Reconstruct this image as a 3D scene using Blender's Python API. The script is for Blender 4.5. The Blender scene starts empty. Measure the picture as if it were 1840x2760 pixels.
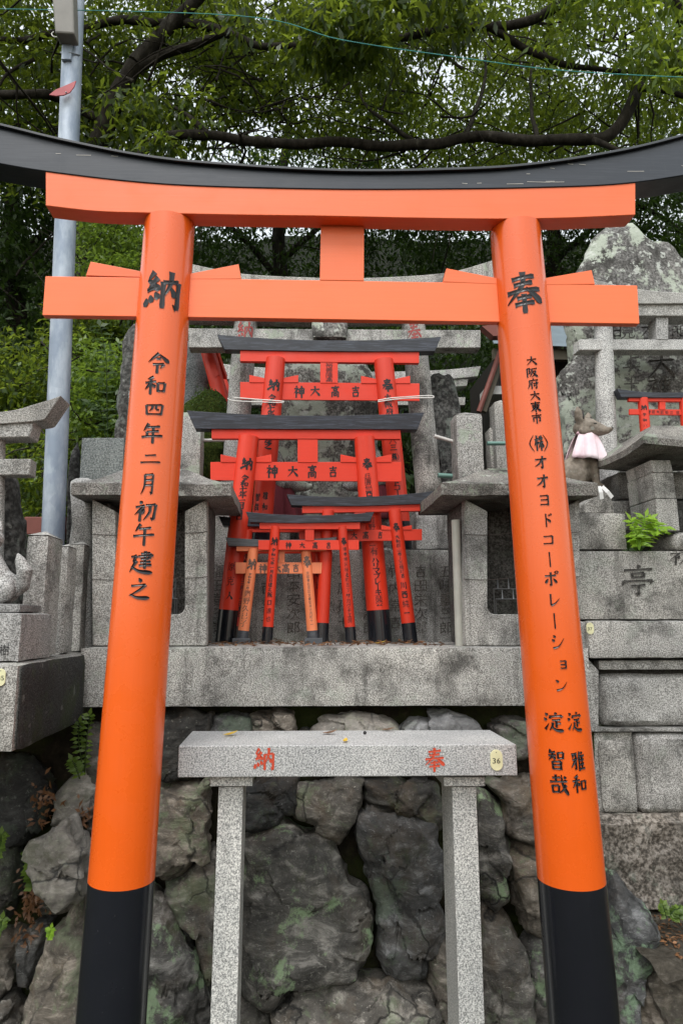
import bpy, bmesh, math, random
import numpy as np
from mathutils import Vector, Matrix, noise
random.seed(7)
sc = bpy.context.scene
COL = sc.collection
R = math.radians
# ------------------------------------------------------------------ camera, sky, sun, exposure
F, PX, PY = 1780.0, 835.0, 1380.0          # focal length and principal point in photo pixels
EYE = Vector((0, 0, 1.55)); PITCH = R(9.4); YAW = R(1.4)
cam = bpy.data.cameras.new('camera'); camo = bpy.data.objects.new('camera', cam); COL.objects.link(camo)
cam.sensor_fit = 'HORIZONTAL'; cam.sensor_width = 36; cam.lens = 36 * F / 1840
cam.shift_x = (920 - PX) / 1840; cam.shift_y = 0
cam.clip_start = 0.05; cam.clip_end = 500
camo.location = EYE; camo.rotation_euler = (math.pi / 2 + PITCH, 0, -YAW)
sc.camera = camo
w = bpy.data.worlds.new('World'); sc.world = w; w.use_nodes = True
nt = w.node_tree; nt.nodes.clear()
out = nt.nodes.new('ShaderNodeOutputWorld'); bg = nt.nodes.new('ShaderNodeBackground')
sky = nt.nodes.new('ShaderNodeTexSky'); sky.sky_type = 'NISHITA'; sky.sun_disc = False
SUN_EL, SUN_AZ = R(62), R(200)             # azimuth clockwise from +Y: the sun stands behind the camera, a little left
sky.sun_elevation = SUN_EL; sky.sun_rotation = SUN_AZ
sky.air_density = 3.0; sky.dust_density = 2.0; sky.ozone_density = 2.0
hs = nt.nodes.new('ShaderNodeHueSaturation'); hs.inputs['Saturation'].default_value = 0.30
nt.links.new(sky.outputs[0], hs.inputs['Color']); nt.links.new(hs.outputs[0], bg.inputs['Color'])
bg.inputs['Strength'].default_value = 0.15
nt.links.new(bg.outputs[0], out.inputs[0])
sl = bpy.data.lights.new('sun', 'SUN'); sl.energy = 1.1; sl.angle = R(25); sl.color = (1, .99, .98)
so = bpy.data.objects.new('sun', sl); COL.objects.link(so)
sd = Vector((math.sin(SUN_AZ) * math.cos(SUN_EL), math.cos(SUN_AZ) * math.cos(SUN_EL), math.sin(SUN_EL)))
so.rotation_euler = sd.to_track_quat('Z', 'Y').to_euler(); so.location = (0, -5, 12)
sc.view_settings.view_transform = 'Standard'; sc.view_settings.look = 'None'
sc.view_settings.exposure = 0.88; sc.view_settings.gamma = 1.0; sc.view_settings.use_curve_mapping = False
sc.cycles.max_bounces = 8; sc.cycles.transparent_max_bounces = 6
# ------------------------------------------------------------------ pixel -> world
FWD = Vector((math.sin(YAW) * math.cos(PITCH), math.cos(YAW) * math.cos(PITCH), math.sin(PITCH)))
RGT = Vector((math.cos(YAW), -math.sin(YAW), 0)); UPV = RGT.cross(FWD)
def W(px, py, Y):
    d = FWD + RGT * ((px - PX) / F) - UPV * ((py - PY) / F)
    return EYE + d * (Y / d.y)
def ZW(px, py, z):
    d = FWD + RGT * ((px - PX) / F) - UPV * ((py - PY) / F)
    return EYE + d * ((z - EYE.z) / d.z)
def S(p):                                   # metres per photo pixel at a world point
    return (p - EYE).dot(FWD) / F
def lerp(a, b, t): return a + (b - a) * t
# ------------------------------------------------------------------ objects
WLOC = {}
def thing(name, label, cat, loc, group=None):
    o = bpy.data.objects.new(name, None); COL.objects.link(o); o.location = loc; o.empty_display_size = .1
    o['label'] = label; o['category'] = cat
    if group: o['group'] = group
    WLOC[o.name] = Vector(loc); return o
def tag(o, label, cat, group=None):
    o['label'] = label; o['category'] = cat
    if group: o['group'] = group
    return o
class MB:
    def __init__(s): s.v = []; s.f = []; s.marks = []
    def add(s, vs, fs):
        n = len(s.v); s.v += [Vector(a) for a in vs]; s.f += [tuple(i + n for i in f) for f in fs]; return s
    def box(s, x0, x1, y0, y1, z0, z1):
        return s.add([(x, y, z) for z in (z0, z1) for y in (y0, y1) for x in (x0, x1)],
                     [(0, 2, 3, 1), (4, 5, 7, 6), (0, 1, 5, 4), (2, 6, 7, 3), (0, 4, 6, 2), (1, 3, 7, 5)])
    def rbox(s, x0, x1, y0, y1, z0, z1, seg=.04, rough=.003, rnd=.006, seed=0, nscale=9, face=0):
        d = (x1 - x0, y1 - y0, z1 - z0)
        n = [max(2, min(60, int(round(a / seg)))) for a in d]
        idx = {}; vs = []; fs = []
        def coord(a, lo, hi, m):
            # rounding rows next to the edges
            if a == 0: return lo
            if a == m: return hi
            return lo + (hi - lo) * a / m
        def V(i, j, k):
            key = (i, j, k)
            if key in idx: return idx[key]
            p = Vector((coord(i, x0, x1, n[0]), coord(j, y0, y1, n[1]), coord(k, z0, z1, n[2])))
            ex = (i in (0, n[0])) + (j in (0, n[1])) + (k in (0, n[2]))
            c = Vector(((x0 + x1) / 2, (y0 + y1) / 2, (z0 + z1) / 2))
            if ex >= 2:
                for ax, m, ii in ((0, n[0], i), (1, n[1], j), (2, n[2], k)):
                    if ii in (0, m): p[ax] += rnd * (1 if ii == 0 else -1) * (.8 + .8 * abs(noise.noise(p * 14)))
            q = p * nscale + Vector((seed * 3.7, seed * 1.3, seed))
            p = p + noise.noise_vector(q) * rough + noise.noise_vector(q * 3) * rough * .5
            if face and j == 0 and 0 < i < n[0] and 0 < k < n[2]:
                p.y -= face * (.35 + noise.fractal(q * 1.2, 1.0, 2.0, 5) * .9)
            idx[key] = len(vs); vs.append(p); return idx[key]
        for k in (0, n[2]):
            for i in range(n[0]):
                for j in range(n[1]):
                    q = (V(i, j, k), V(i + 1, j, k), V(i + 1, j + 1, k), V(i, j + 1, k)); fs.append(q if k else q[::-1])
        for j in (0, n[1]):
            for i in range(n[0]):
                for k in range(n[2]):
                    q = (V(i, j, k), V(i + 1, j, k), V(i + 1, j, k + 1), V(i, j, k + 1)); fs.append(q if j == 0 else q[::-1])
        for i in (0, n[0]):
            for j in range(n[1]):
                for k in range(n[2]):
                    q = (V(i, j, k), V(i, j + 1, k), V(i, j + 1, k + 1), V(i, j, k + 1)); fs.append(q[::-1] if i == 0 else q)
        return s.add(vs, fs)
    def loft(s, rings, cap=True, closed=True):
        n = len(rings[0]); vs = [p for r in rings for p in r]; fs = []
        for a in range(len(rings) - 1):
            for i in range(n if closed else n - 1):
                j = (i + 1) % n
                fs.append((a * n + i, a * n + j, (a + 1) * n + j, (a + 1) * n + i))
        if cap and closed:
            fs.append(tuple(range(n))[::-1]); fs.append(tuple(range((len(rings) - 1) * n, len(rings) * n)))
        return s.add(vs, fs)
    def tube(s, pts, rad, n=16, wob=0, cap=True):
        pts = [Vector(p) for p in pts]
        if not hasattr(rad, '__len__'): rad = [rad] * len(pts)
        rings = []; ref = None
        for i, p in enumerate(pts):
            t = (pts[min(i + 1, len(pts) - 1)] - pts[max(i - 1, 0)]).normalized()
            if ref is None: ref = t.orthogonal().normalized()
            a = (ref - t * ref.dot(t)).normalized(); b = t.cross(a); ref = a
            rings.append([p + (a * math.cos(6.28319 * k / n) + b * math.sin(6.28319 * k / n)) *
                          rad[i] * (1 + wob * noise.noise(p * 5 + Vector((k * 1.7, i * .3, 0)))) for k in range(n)])
        return s.loft(rings, cap)
    def prism(s, front, dy):                # polygon of world points extruded along +Y
        n = len(front); vs = [Vector(p) for p in front] + [Vector(p) + Vector((0, dy, 0)) for p in front]
        fs = [tuple(range(n))[::-1], tuple(range(n, 2 * n))] + [(i, (i + 1) % n, n + (i + 1) % n, n + i) for i in range(n)]
        return s.add(vs, fs)
    def ellipsoid(s, c, r, rot=None, nu=18, nv=12):
        vs = []; c = Vector(c)
        rings = []
        for j in range(nv + 1):
            th = math.pi * j / nv; th = max(.02, min(math.pi - .02, th))
            ring = []
            for i in range(nu):
                ph = 2 * math.pi * i / nu
                p = Vector((r[0] * math.sin(th) * math.cos(ph), r[1] * math.sin(th) * math.sin(ph), r[2] * math.cos(th)))
                if rot is not None: p = rot @ p
                ring.append(c + p)
            rings.append(ring)
        return s.loft(rings)
    def build(s, name, mat, parent=None, smooth=0, bevel=0, fix=True):
        if name in ('inscription', 'number', 'paint_scratch') and len(s.marks) > 1:   # every written character is a part of its own
            mk = s.marks + [(len(s.v), len(s.f))]
            if mk[0] != (0, 0): mk[0] = (0, 0)
            for (a, b), (c, d) in zip(mk, mk[1:]):
                if c == a: continue
                q = MB(); q.v = s.v[a:c]; q.f = [tuple(i - a for i in f) for f in s.f[b:d]]
                o = q.build({'inscription': 'character', 'number': 'digit'}.get(name, name), mat, parent, smooth, bevel, fix)
            return o
        me = bpy.data.meshes.new(name); o = bpy.data.objects.new(name, me)
        if parent is None:
            xs = [p.x for p in s.v]; ys = [p.y for p in s.v]; zs = [p.z for p in s.v]
            L = Vector(((min(xs) + max(xs)) / 2, (min(ys) + max(ys)) / 2, min(zs))); o.location = L
        else:
            L = WLOC[parent.name]; o.parent = parent
        me.from_pydata([p - L for p in s.v], [], s.f)
        if fix:
            bm = bmesh.new(); bm.from_mesh(me); bmesh.ops.recalc_face_normals(bm, faces=bm.faces); bm.to_mesh(me); bm.free()
        me.materials.append(mat); COL.objects.link(o); WLOC[o.name] = L
        if smooth:
            me.shade_smooth(); me.set_sharp_from_angle(angle=R(smooth))
        if bevel:
            b = o.modifiers.new('bevel', 'BEVEL'); b.width = bevel; b.segments = 2; b.limit_method = 'ANGLE'; b.angle_limit = R(40)
        return o
def setting(o): o['kind'] = 'structure'; return o
def smooth_path(pts, k=6):
    P = [Vector(p) for p in pts]; out = []
    for i in range(len(P) - 1):
        a, b, c, d = P[max(i - 1, 0)], P[i], P[i + 1], P[min(i + 2, len(P) - 1)]
        for q in range(k):
            t = q / k
            out.append(.5 * ((2 * b) + (c - a) * t + (2 * a - 5 * b + 4 * c - d) * t * t + (3 * b - a - 3 * c + d) * t ** 3))
    out.append(P[-1]); return out
def interp(xs, ys, x):
    return float(np.interp(x, xs, ys))
# ------------------------------------------------------------------ materials
def lin(h):
    h = h.lstrip('#'); c = [int(h[i:i + 2], 16) / 255 for i in (0, 2, 4)]
    return tuple(x / 12.92 if x <= .04045 else ((x + .055) / 1.055) ** 2.4 for x in c) + (1,)
class N:
    def __init__(s, name):
        s.m = bpy.data.materials.new(name); s.m.use_nodes = True; s.t = s.m.node_tree
        s.p = s.t.nodes['Principled BSDF']; s.out = s.t.nodes['Material Output']
        s.tc = s.t.nodes.new('ShaderNodeTexCoord')
        oi = s.t.nodes.new('ShaderNodeObjectInfo'); vm = s.t.nodes.new('ShaderNodeVectorMath'); vm.operation = 'MULTIPLY_ADD'
        s.t.links.new(s.tc.outputs['Object'], vm.inputs[0]); vm.inputs[1].default_value = (1, 1, 1)
        cx = s.t.nodes.new('ShaderNodeCombineXYZ')
        mu = s.math('MULTIPLY', oi.outputs['Random'], 37.0)
        for i in range(3): s.t.links.new(mu, cx.inputs[i])
        s.t.links.new(cx.outputs[0], vm.inputs[2]); s.co = vm.outputs[0]
    def link(s, a, b): s.t.links.new(a, b)
    def math(s, op, a, b=None, clamp=False):
        n = s.t.nodes.new('ShaderNodeMath'); n.operation = op; n.use_clamp = clamp
        for i, q in enumerate((a, b)):
            if q is None: continue
            if isinstance(q, (int, float)): n.inputs[i].default_value = q
            else: s.link(q, n.inputs[i])
        return n.outputs[0]
    def noise(s, scale, detail=3, rough=.55, stretch=None, dist=0):
        n = s.t.nodes.new('ShaderNodeTexNoise'); n.inputs['Scale'].default_value = scale
        n.inputs['Detail'].default_value = detail; n.inputs['Roughness'].default_value = rough; n.inputs['Distortion'].default_value = dist
        c = s.co
        if stretch:
            mp = s.t.nodes.new('ShaderNodeMapping'); mp.inputs['Scale'].default_value = stretch; s.link(c, mp.inputs[0]); c = mp.outputs[0]
        s.link(c, n.inputs['Vector']); return n.outputs['Fac']
    def voro(s, scale, feat='F1', outp='Distance'):
        n = s.t.nodes.new('ShaderNodeTexVoronoi'); n.inputs['Scale'].default_value = scale; n.feature = feat
        s.link(s.co, n.inputs['Vector']); return n.outputs[outp]
    def ramp(s, fac, *stops):
        r = s.t.nodes.new('ShaderNodeValToRGB'); e = r.color_ramp.elements
        while len(e) < len(stops): e.new(.5)
        for i, (p, c) in enumerate(stops):
            e[i].position = p; e[i].color = c if hasattr(c, '__len__') else (c, c, c, 1)
        s.link(fac, r.inputs[0]); return r.outputs[0]
    def mix(s, fac, a, b, mode='MIX'):
        n = s.t.nodes.new('ShaderNodeMix'); n.data_type = 'RGBA'; n.blend_type = mode
        for q, i in ((fac, 0), (a, 6), (b, 7)):
            if isinstance(q, (int, float)): n.inputs[i].default_value = q
            elif hasattr(q, '__len__'): n.inputs[i].default_value = q
            else: s.link(q, n.inputs[i])
        return n.outputs[2]
    def bump(s, h, strength=.3, dist=.01, normal=None):
        b = s.t.nodes.new('ShaderNodeBump'); b.inputs['Strength'].default_value = strength; b.inputs['Distance'].default_value = dist
        s.link(h, b.inputs['Height'])
        if normal is not None: s.link(normal, b.inputs['Normal'])
        s.link(b.outputs[0], s.p.inputs['Normal']); return b.outputs[0]
    def fin(s, color=None, rough=.6, spec=.5, coat=0, metal=0):
        if color is not None:
            if hasattr(color, '__len__'): s.p.inputs['Base Color'].default_value = color
            else: s.link(color, s.p.inputs['Base Color'])
        if isinstance(rough, (int, float)): s.p.inputs['Roughness'].default_value = rough
        else: s.link(rough, s.p.inputs['Roughness'])
        s.p.inputs['Specular IOR Level'].default_value = spec; s.p.inputs['Coat Weight'].default_value = coat
        s.p.inputs['Coat Roughness'].default_value = .12; s.p.inputs['Metallic'].default_value = metal
        return s.m
def G(v, t=0.0): return (v * (1 + t), v, v * (1 - t), 1)
def stone(name, dark, mid, light, grain=150, stain=.5, stain_c=(.03, .028, .025, 1), lichen=0, lichen_c=(.33, .40, .32, 1),
          streak=.4, rough=.85, bump=.35, moss=0, spots=.5, contrast=.12, lth=.56, wth=.63):
    n = N(name)
    g = n.noise(grain, 2.5, .6)
    c = n.ramp(g, (.5 - contrast, dark), (.5, mid), (.5 + contrast, light))
    g2 = n.noise(grain * 1.7, 1, .5)
    c = n.mix(n.math('MULTIPLY', n.ramp(g2, (.58, 0), (.66, 1)), spots), c, tuple(x * .35 for x in dark[:3]) + (1,))
    tone = n.ramp(n.noise(2.3, 5, .6), (.3, (.72, .72, .71, 1)), (.7, (1.15, 1.12, 1.06, 1)))
    c = n.mix(1.0, c, tone, 'MULTIPLY')
    oi2 = n.t.nodes.new('ShaderNodeObjectInfo'); c = n.mix(1.0, c, n.ramp(oi2.outputs['Random'], (0, (.76, .76, .78, 1)), (.5, (1.0, .985, .96, 1)), (1, (1.14, 1.14, 1.15, 1))), 'MULTIPLY')
    if stain:
        m = n.ramp(n.noise(4, 9, .68), (.50, 0), (.66, 1)); c = n.mix(n.math('MULTIPLY', m, stain), c, stain_c)
    if streak:
        m = n.ramp(n.noise(1.6, 6, .65, (9, 9, 1)), (.52, 0), (.7, 1)); c = n.mix(n.math('MULTIPLY', m, streak), c, stain_c)
    if lichen:
        m = n.ramp(n.noise(5.5, 10, .72), (lth, 0), (lth + .04, 1)); c = n.mix(n.math('MULTIPLY', m, lichen), c, lichen_c)
        m = n.ramp(n.noise(17, 5, .6), (wth, 0), (wth + .03, 1)); c = n.mix(n.math('MULTIPLY', m, lichen * .8), c, (.48, .5, .46, 1))
    if moss:
        m = n.ramp(n.noise(6, 8, .7), (.5, 0), (.6, 1)); c = n.mix(n.math('MULTIPLY', m, moss), c, (.035, .05, .012, 1))
    b1 = n.bump(n.noise(24, 8, .7), bump, .012); n.bump(g, bump * .6, .003, b1)
    return n.fin(c, rough, .3)
def paint(name, col, rough=.3, coat=.5, grain=.12, dirt=.15, gscale=(1.2, 40, 40), dark=None, worn=0, worn_c=(.25, .27, .32, 1), speck=0):
    n = N(name)
    w_ = n.noise(3, 6, .6, gscale, .4)
    dk = dark or tuple(x * .72 for x in col[:3]) + (1,)
    c = n.mix(n.math('MULTIPLY', n.ramp(w_, (.35, 0), (.75, 1)), grain * 3), col, dk)
    c = n.mix(n.math('MULTIPLY', n.ramp(n.noise(1.7, 6, .6), (.45, 0), (.8, 1)), dirt), c, dk)
    if worn:
        m = n.ramp(n.noise(5, 7, .65, gscale, 1.2), (.48, 0), (.66, 1)); c = n.mix(n.math('MULTIPLY', m, worn), c, worn_c)
    oi2 = n.t.nodes.new('ShaderNodeObjectInfo'); c = n.mix(1.0, c, n.ramp(oi2.outputs['Random'], (0, (.86, .84, .84, 1)), (1, (1.06, 1.08, 1.1, 1))), 'MULTIPLY')
    if speck:
        m = n.ramp(n.noise(70, 4, .7), (.70, 0), (.74, 1)); c = n.mix(n.math('MULTIPLY', m, speck), c, (.20, .19, .18, 1))
        m = n.ramp(n.noise(3.2, 8, .7, (14, 14, 1)), (.60, 0), (.78, 1)); c = n.mix(n.math('MULTIPLY', m, speck * .5), c, (.07, .068, .066, 1))
    n.bump(w_, .12, .003)
    r = n.ramp(n.noise(9, 5, .6), (.3, rough * .8), (.7, min(1, rough * 1.3)))
    return n.fin(c, r, .5, coat)
M = {}
M['orange'] = paint('orange_lacquer', (.77, .110, .009, 1), .27, .35, .05, .16, (30, 30, 1.2))
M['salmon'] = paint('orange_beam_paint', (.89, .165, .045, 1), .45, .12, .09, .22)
M['red'] = paint('vermilion_paint', (.72, .036, .010, 1), .55, .03, .08, .3)
M['redround'] = paint('vermilion_pillar_paint', (.70, .036, .010, 1), .48, .06, .07, .3, (40, 40, 1.2))
M['peach'] = paint('faded_orange_paint', (.90, .26, .11, 1), .5, .05, .08, .15, (40, 40, 2))
M['black'] = paint('black_lacquer', (.010, .011, .015, 1), .22, .4, .1, .1, (30, 30, 1.2), speck=.45)
M['kasagi'] = paint('black_beam_paint', (.014, .018, .028, 1), .36, .1, .1, .2, (1, 25, 25), worn=.25, worn_c=(.055, .062, .075, 1), speck=.35)
M['kasagi_small'] = paint('weathered_black_paint', (.012, .014, .021, 1), .5, .05, .2, .2, (1.4, 22, 22), worn=.55, worn_c=(.085, .098, .135, 1))
M['grey_wash'] = paint('worn_grey_black_paint', (.06, .067, .078, 1), .42, .1, .3, .2, (1.4, 26, 26), worn=.6, worn_c=(.15, .16, .18, 1))
M['ink'] = N('black_ink').fin((.010, .009, .011, 1), .5, .4)
M['ink_gloss'] = N('black_carved_lacquer').fin((.008, .008, .011, 1), .33, .35, .08)
M['ink_grey'] = N('faded_grey_ink').fin((.14, .10, .085, 1), .7, .3)
M['red_ink'] = N('red_carved_paint').fin((.50, .06, .025, 1), .5, .4)
M['dark_red_ink'] = N('faded_red_paint').fin((.30, .055, .05, 1), .6, .4)
M['groove'] = stone('carved_groove_stone', G(.07, .05), G(.12, .045), G(.2, .03), 120, .4, streak=.3, bump=.5)
M['groove_dark'] = stone('dark_carved_groove', G(.03, .03), G(.055, .03), G(.1, .02), 120, .3, streak=.2, bump=.5)
M['scratch'] = N('bare_wood_scratch').fin((.55, .52, .47, 1), .7, .3)
M['granite'] = stone('polished_new_granite', G(.24, -.03), G(.53, -.02), G(.76, -.01), 190, 0, streak=0, rough=.42, bump=.06, spots=.7, contrast=.13)
M['granite_grey'] = stone('pale_grey_granite', G(.18), G(.40, -.01), G(.62, -.01), 210, .5, streak=.3, bump=.3, spots=.5, contrast=.1)
M['granite_old'] = stone('old_weathered_granite', G(.19, .01), G(.40, .0), G(.64, -.01), 215, .8, streak=.75, lichen=.2, bump=.5, spots=.45, contrast=.095)
M['granite_lich'] = stone('lichened_granite', G(.17, .015), G(.37, .005), G(.62, 0), 200, .85, streak=.7, lichen=.6, contrast=.1, spots=.35, lichen_c=(.34, .40, .31, 1), bump=.55)
M['granite_warm'] = stone('warm_grey_granite', G(.16, .02), G(.335, .012), G(.54, .005), 210, .8, streak=.75, lichen=.12, bump=.45, spots=.45, contrast=.095)
M['granite_dark'] = stone('dark_stained_and_shade_granite', G(.045, .02), G(.105, .01), G(.19, 0), 110, .7, streak=.7, lichen=.15, lichen_c=(.16, .2, .15, 1), bump=.5)  # stained stone; on the lantern back walls it stands in for shade
M['granite_rough'] = stone('rough_brown_stone', G(.07, .15), G(.21, .14), G(.38, .1), 60, .75, streak=.2, lichen=.15, bump=.8)
M['granite_blue'] = stone('blue_grey_granite', (.11, .125, .13, 1), (.20, .225, .23, 1), (.31, .34, .35, 1), 120, .2, streak=.2, bump=.2)
M['roof_stone'] = stone('weathered_dark_roof_granite', G(.09, .04), G(.20, .04), G(.36, .02), 190, .95, streak=.5, lichen=.55, lichen_c=(.25, .30, .23, 1), bump=.7, spots=.4)
M['wet_and_shade_stone'] = stone('damp_mossy_and_shade_black_stone', G(.02), G(.045), G(.09), 180, .6, streak=.9, lichen=.2, lichen_c=(.07, .09, .04, 1), bump=.6, moss=.4)  # damp on the left base block, painted gap shade behind the wall panel
M['lichen_stone'] = stone('pale_lichened_stone', G(.09, .02), G(.20, .015), G(.32, .01), 70, .95, streak=.85, lichen=1, lichen_c=(.37, .405, .34, 1), bump=.8, spots=.3, lth=.51, wth=.585)
M['dark_stone'] = stone('dark_monument_stone', G(.03, 0), G(.075, 0), G(.15, 0), 40, .5, streak=.5, lichen=.45, lichen_c=(.2, .23, .2, 1), bump=.8)
def rockmat(name, dark, mid, light, lich=.3, lichc=(.15, .22, .13, 1), brown=.4, sc_=1.0):
    n = N(name)
    v = n.noise(8 * sc_, 12, .74, (1, 1, 2.0), .5)
    c = n.ramp(v, (.30, dark), (.52, mid), (.70, light))
    m = n.ramp(n.noise(3.1, 8, .7), (.5, 0), (.68, 1)); c = n.mix(n.math('MULTIPLY', m, brown), c, (.13, .085, .045, 1))
    m = n.ramp(n.noise(26, 4, .7, (1, 1, 3), 2), (.62, 0), (.72, 1)); c = n.mix(n.math('MULTIPLY', m, .5), c, tuple(min(1, x * 1.7) for x in light[:3]) + (1,))
    m = n.ramp(n.noise(4.3, 10, .75), (.53, 0), (.58, 1)); c = n.mix(n.math('MULTIPLY', m, lich), c, lichc)
    m = n.ramp(n.noise(60, 3, .6), (.62, 0), (.70, 1)); c = n.mix(n.math('MULTIPLY', m, .35), c, (.30, .31, .29, 1))
    oi2 = n.t.nodes.new('ShaderNodeObjectInfo'); c = n.mix(1.0, c, n.ramp(oi2.outputs['Random'], (0, (.8, .82, .85, 1)), (.5, (1.05, 1, .92, 1)), (1, (1.3, 1.22, 1.1, 1))), 'MULTIPLY')
    m = n.ramp(n.noise(5, 9, .75), (.58, 0), (.66, 1)); c = n.mix(n.math('MULTIPLY', m, .5), c, (.045, .055, .018, 1))
    vo = n.t.nodes.new('ShaderNodeTexVoronoi'); vo.feature = 'DISTANCE_TO_EDGE'; vo.inputs['Scale'].default_value = 3.2
    nz = n.t.nodes.new('ShaderNodeTexNoise'); nz.inputs['Scale'].default_value = 3; nz.inputs['Detail'].default_value = 8; n.link(n.co, nz.inputs['Vector'])
    va = n.t.nodes.new('ShaderNodeVectorMath'); va.operation = 'MULTIPLY_ADD'; n.link(nz.outputs['Color'], va.inputs[0]); va.inputs[1].default_value = (.55, .55, .55); n.link(n.co, va.inputs[2]); n.link(va.outputs[0], vo.inputs['Vector'])
    ck = n.math('MAXIMUM', n.ramp(vo.outputs['Distance'], (0, 0), (.03, 1)), n.ramp(n.noise(2.2, 4, .6), (.44, 1), (.58, 0))); ck = n.math('MAXIMUM', ck, n.ramp(n.noise(3, 2), (.4, 0), (.7, .9))); c = n.mix(ck, tuple(x * .8 for x in dark[:3]) + (1,), c)
    b0 = n.bump(ck, .5, .02); b1 = n.bump(n.noise(15, 12, .75, (1, 1, 1.8), .5), .65, .025, b0); n.bump(n.noise(90, 5, .7), .45, .004, b1)
    return n.fin(c, .8, .35)
M['rock'] = rockmat('dark_grey_rock', G(.010, .03), G(.085, .03), G(.32, .02))
M['rock_green'] = rockmat('green_lichened_rock', G(.010, 0), G(.080, .01), G(.31, .01), .95, (.19, .27, .17, 1), .25)
M['rock_brown'] = rockmat('brownish_rock', G(.016, .1), G(.115, .09), G(.34, .07), .4, brown=.55)
M['rock_pale'] = rockmat('pale_grey_rock', G(.07, .02), G(.24, .03), G(.46, .02), .25, (.3, .34, .25, 1), .12)
M['rock_dark'] = rockmat('black_grey_rock', G(.010, 0), G(.032, 0), G(.085, 0), .15)
n = N('moss'); m_ = n.noise(55, 6, .7); n.bump(m_, 1, .03)
M['moss'] = n.fin(n.ramp(m_, (.3, (.012, .018, .004, 1)), (.55, (.045, .065, .012, 1)), (.75, (.11, .12, .03, 1))), .95, .1)
n = N('soil'); m_ = n.noise(20, 9, .75); n.bump(m_, .9, .03)
c_ = n.ramp(m_, (.3, (.008, .007, .005, 1)), (.55, (.025, .02, .014, 1)), (.75, (.06, .045, .028, 1)))
c_ = n.mix(n.ramp(n.noise(4, 8, .7), (.45, 0), (.6, .8)), c_, (.032, .042, .010, 1))
M['soil'] = n.fin(c_, .95, .1)
n = N('dry_earth'); m_ = n.noise(26, 9, .75); n.bump(m_, .9, .03)
M['soil_dry'] = n.fin(n.ramp(m_, (.3, (.03, .026, .02, 1)), (.55, (.085, .075, .06, 1)), (.75, (.19, .17, .14, 1))), .95, .1)
n = N('forest_floor'); m_ = n.noise(3, 9, .75); n.bump(m_, .9, .1)
M['forest'] = n.fin(n.ramp(m_, (.3, (.003, .004, .002, 1)), (.6, (.010, .012, .005, 1)), (.8, (.022, .022, .011, 1))), .95, .1)
n = N('bark'); m_ = n.noise(14, 9, .7, (1, 1, .35)); n.bump(m_, .9, .02)
M['bark'] = n.fin(n.ramp(m_, (.35, (.010, .008, .006, 1)), (.58, (.035, .030, .024, 1)), (.75, (.085, .078, .066, 1))), .9, .2)
def leafmat(name, c0, c1, trans, tcol):
    n = N(name)
    at = n.t.nodes.new('ShaderNodeAttribute'); at.attribute_name = 'tint'
    c = n.mix(at.outputs['Fac'], c0, c1); n.fin(c, .42, .35)
    tr = n.t.nodes.new('ShaderNodeBsdfTranslucent'); t2 = n.mix(at.outputs['Fac'], tuple(x * .7 for x in tcol[:3]) + (1,), tcol)
    n.link(t2, tr.inputs['Color'])
    ms = n.t.nodes.new('ShaderNodeMixShader'); ms.inputs[0].default_value = trans
    n.link(n.p.outputs[0], ms.inputs[1]); n.link(tr.outputs[0], ms.inputs[2]); n.link(ms.outputs[0], n.out.inputs[0])
    return n.m
M['leaf_dark'] = leafmat('dark_green_leaves', (.020, .042, .012, 1), (.055, .095, .022, 1), .30, (.12, .22, .03, 1))
M['leaf_mid'] = leafmat('green_leaves', (.014, .034, .007, 1), (.10, .165, .022, 1), .45, (.34, .44, .045, 1))
M['leaf_bright'] = leafmat('bright_green_leaves', (.022, .055, .010, 1), (.13, .20, .03, 1), .38, (.30, .44, .05, 1))
M['leaf_lime'] = leafmat('lime_green_leaves', (.17, .34, .02, 1), (.30, .48, .05, 1), .4, (.5, .7, .08, 1))
M['leaf_yellow'] = leafmat('yellow_leaf', (.55, .34, .03, 1), (.62, .42, .06, 1), .2, (.7, .5, .06, 1))
M['leaf_brown'] = leafmat('dry_brown_leaves', (.10, .045, .02, 1), (.26, .13, .06, 1), .1, (.3, .15, .05, 1))
n = N('galvanised_steel'); m_ = n.voro(22, 'F1', 'Color'); g_ = n.noise(11, 8, .65, (1, 1, .3))
c_ = n.mix(n.ramp(g_, (.4, 0), (.62, 1)), (.20, .245, .31, 1), (.42, .47, .53, 1))
c_ = n.mix(n.math('MULTIPLY', m_, .55), c_, (.24, .285, .36, 1))
c_ = n.mix(n.math('MULTIPLY', n.ramp(n.noise(2.6, 5, .6, (9, 9, .5)), (.66, 0), (.74, 1)), .5), c_, (.19, .11, .06, 1))
M['steel'] = n.fin(c_, .5, .5, 0, .25)
def plain(name, c, rough=.6, metal=0, spec=.4):
    n = N(name); k = n.ramp(n.noise(7, 6, .6), (.3, tuple(x * .75 for x in c[:3]) + (1,)), (.7, c)); n.bump(n.noise(60, 4), .15, .002)
    return n.fin(k, rough, spec, 0, metal)
M['lamp'] = plain('dull_lamp_housing', (.20, .19, .17, 1))
M['plate'] = plain('faded_red_plastic', (.42, .06, .07, 1), .4)
M['cord'] = plain('turquoise_cord', (.05, .32, .30, 1))
M['rope'] = plain('white_cord', (.78, .76, .72, 1), .8)
M['tagm'] = plain('ivory_plastic', (.80, .77, .48, 1), .35)
M['pipe'] = plain('pale_plastic_pipe', (.50, .50, .45, 1), .5)
M['railw'] = plain('white_painted_rail', (.62, .6, .57, 1), .4)
M['railg'] = plain('green_painted_rail', (.16, .30, .26, 1), .5)
M['iron'] = plain('dull_iron', (.22, .23, .24, 1), .4, .8)
M['wire'] = plain('dark_wire', (.06, .045, .04, 1), .6)
M['bib'] = None
n = N('faded_pink_cloth'); k = n.noise(4, 5, .6)
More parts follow.
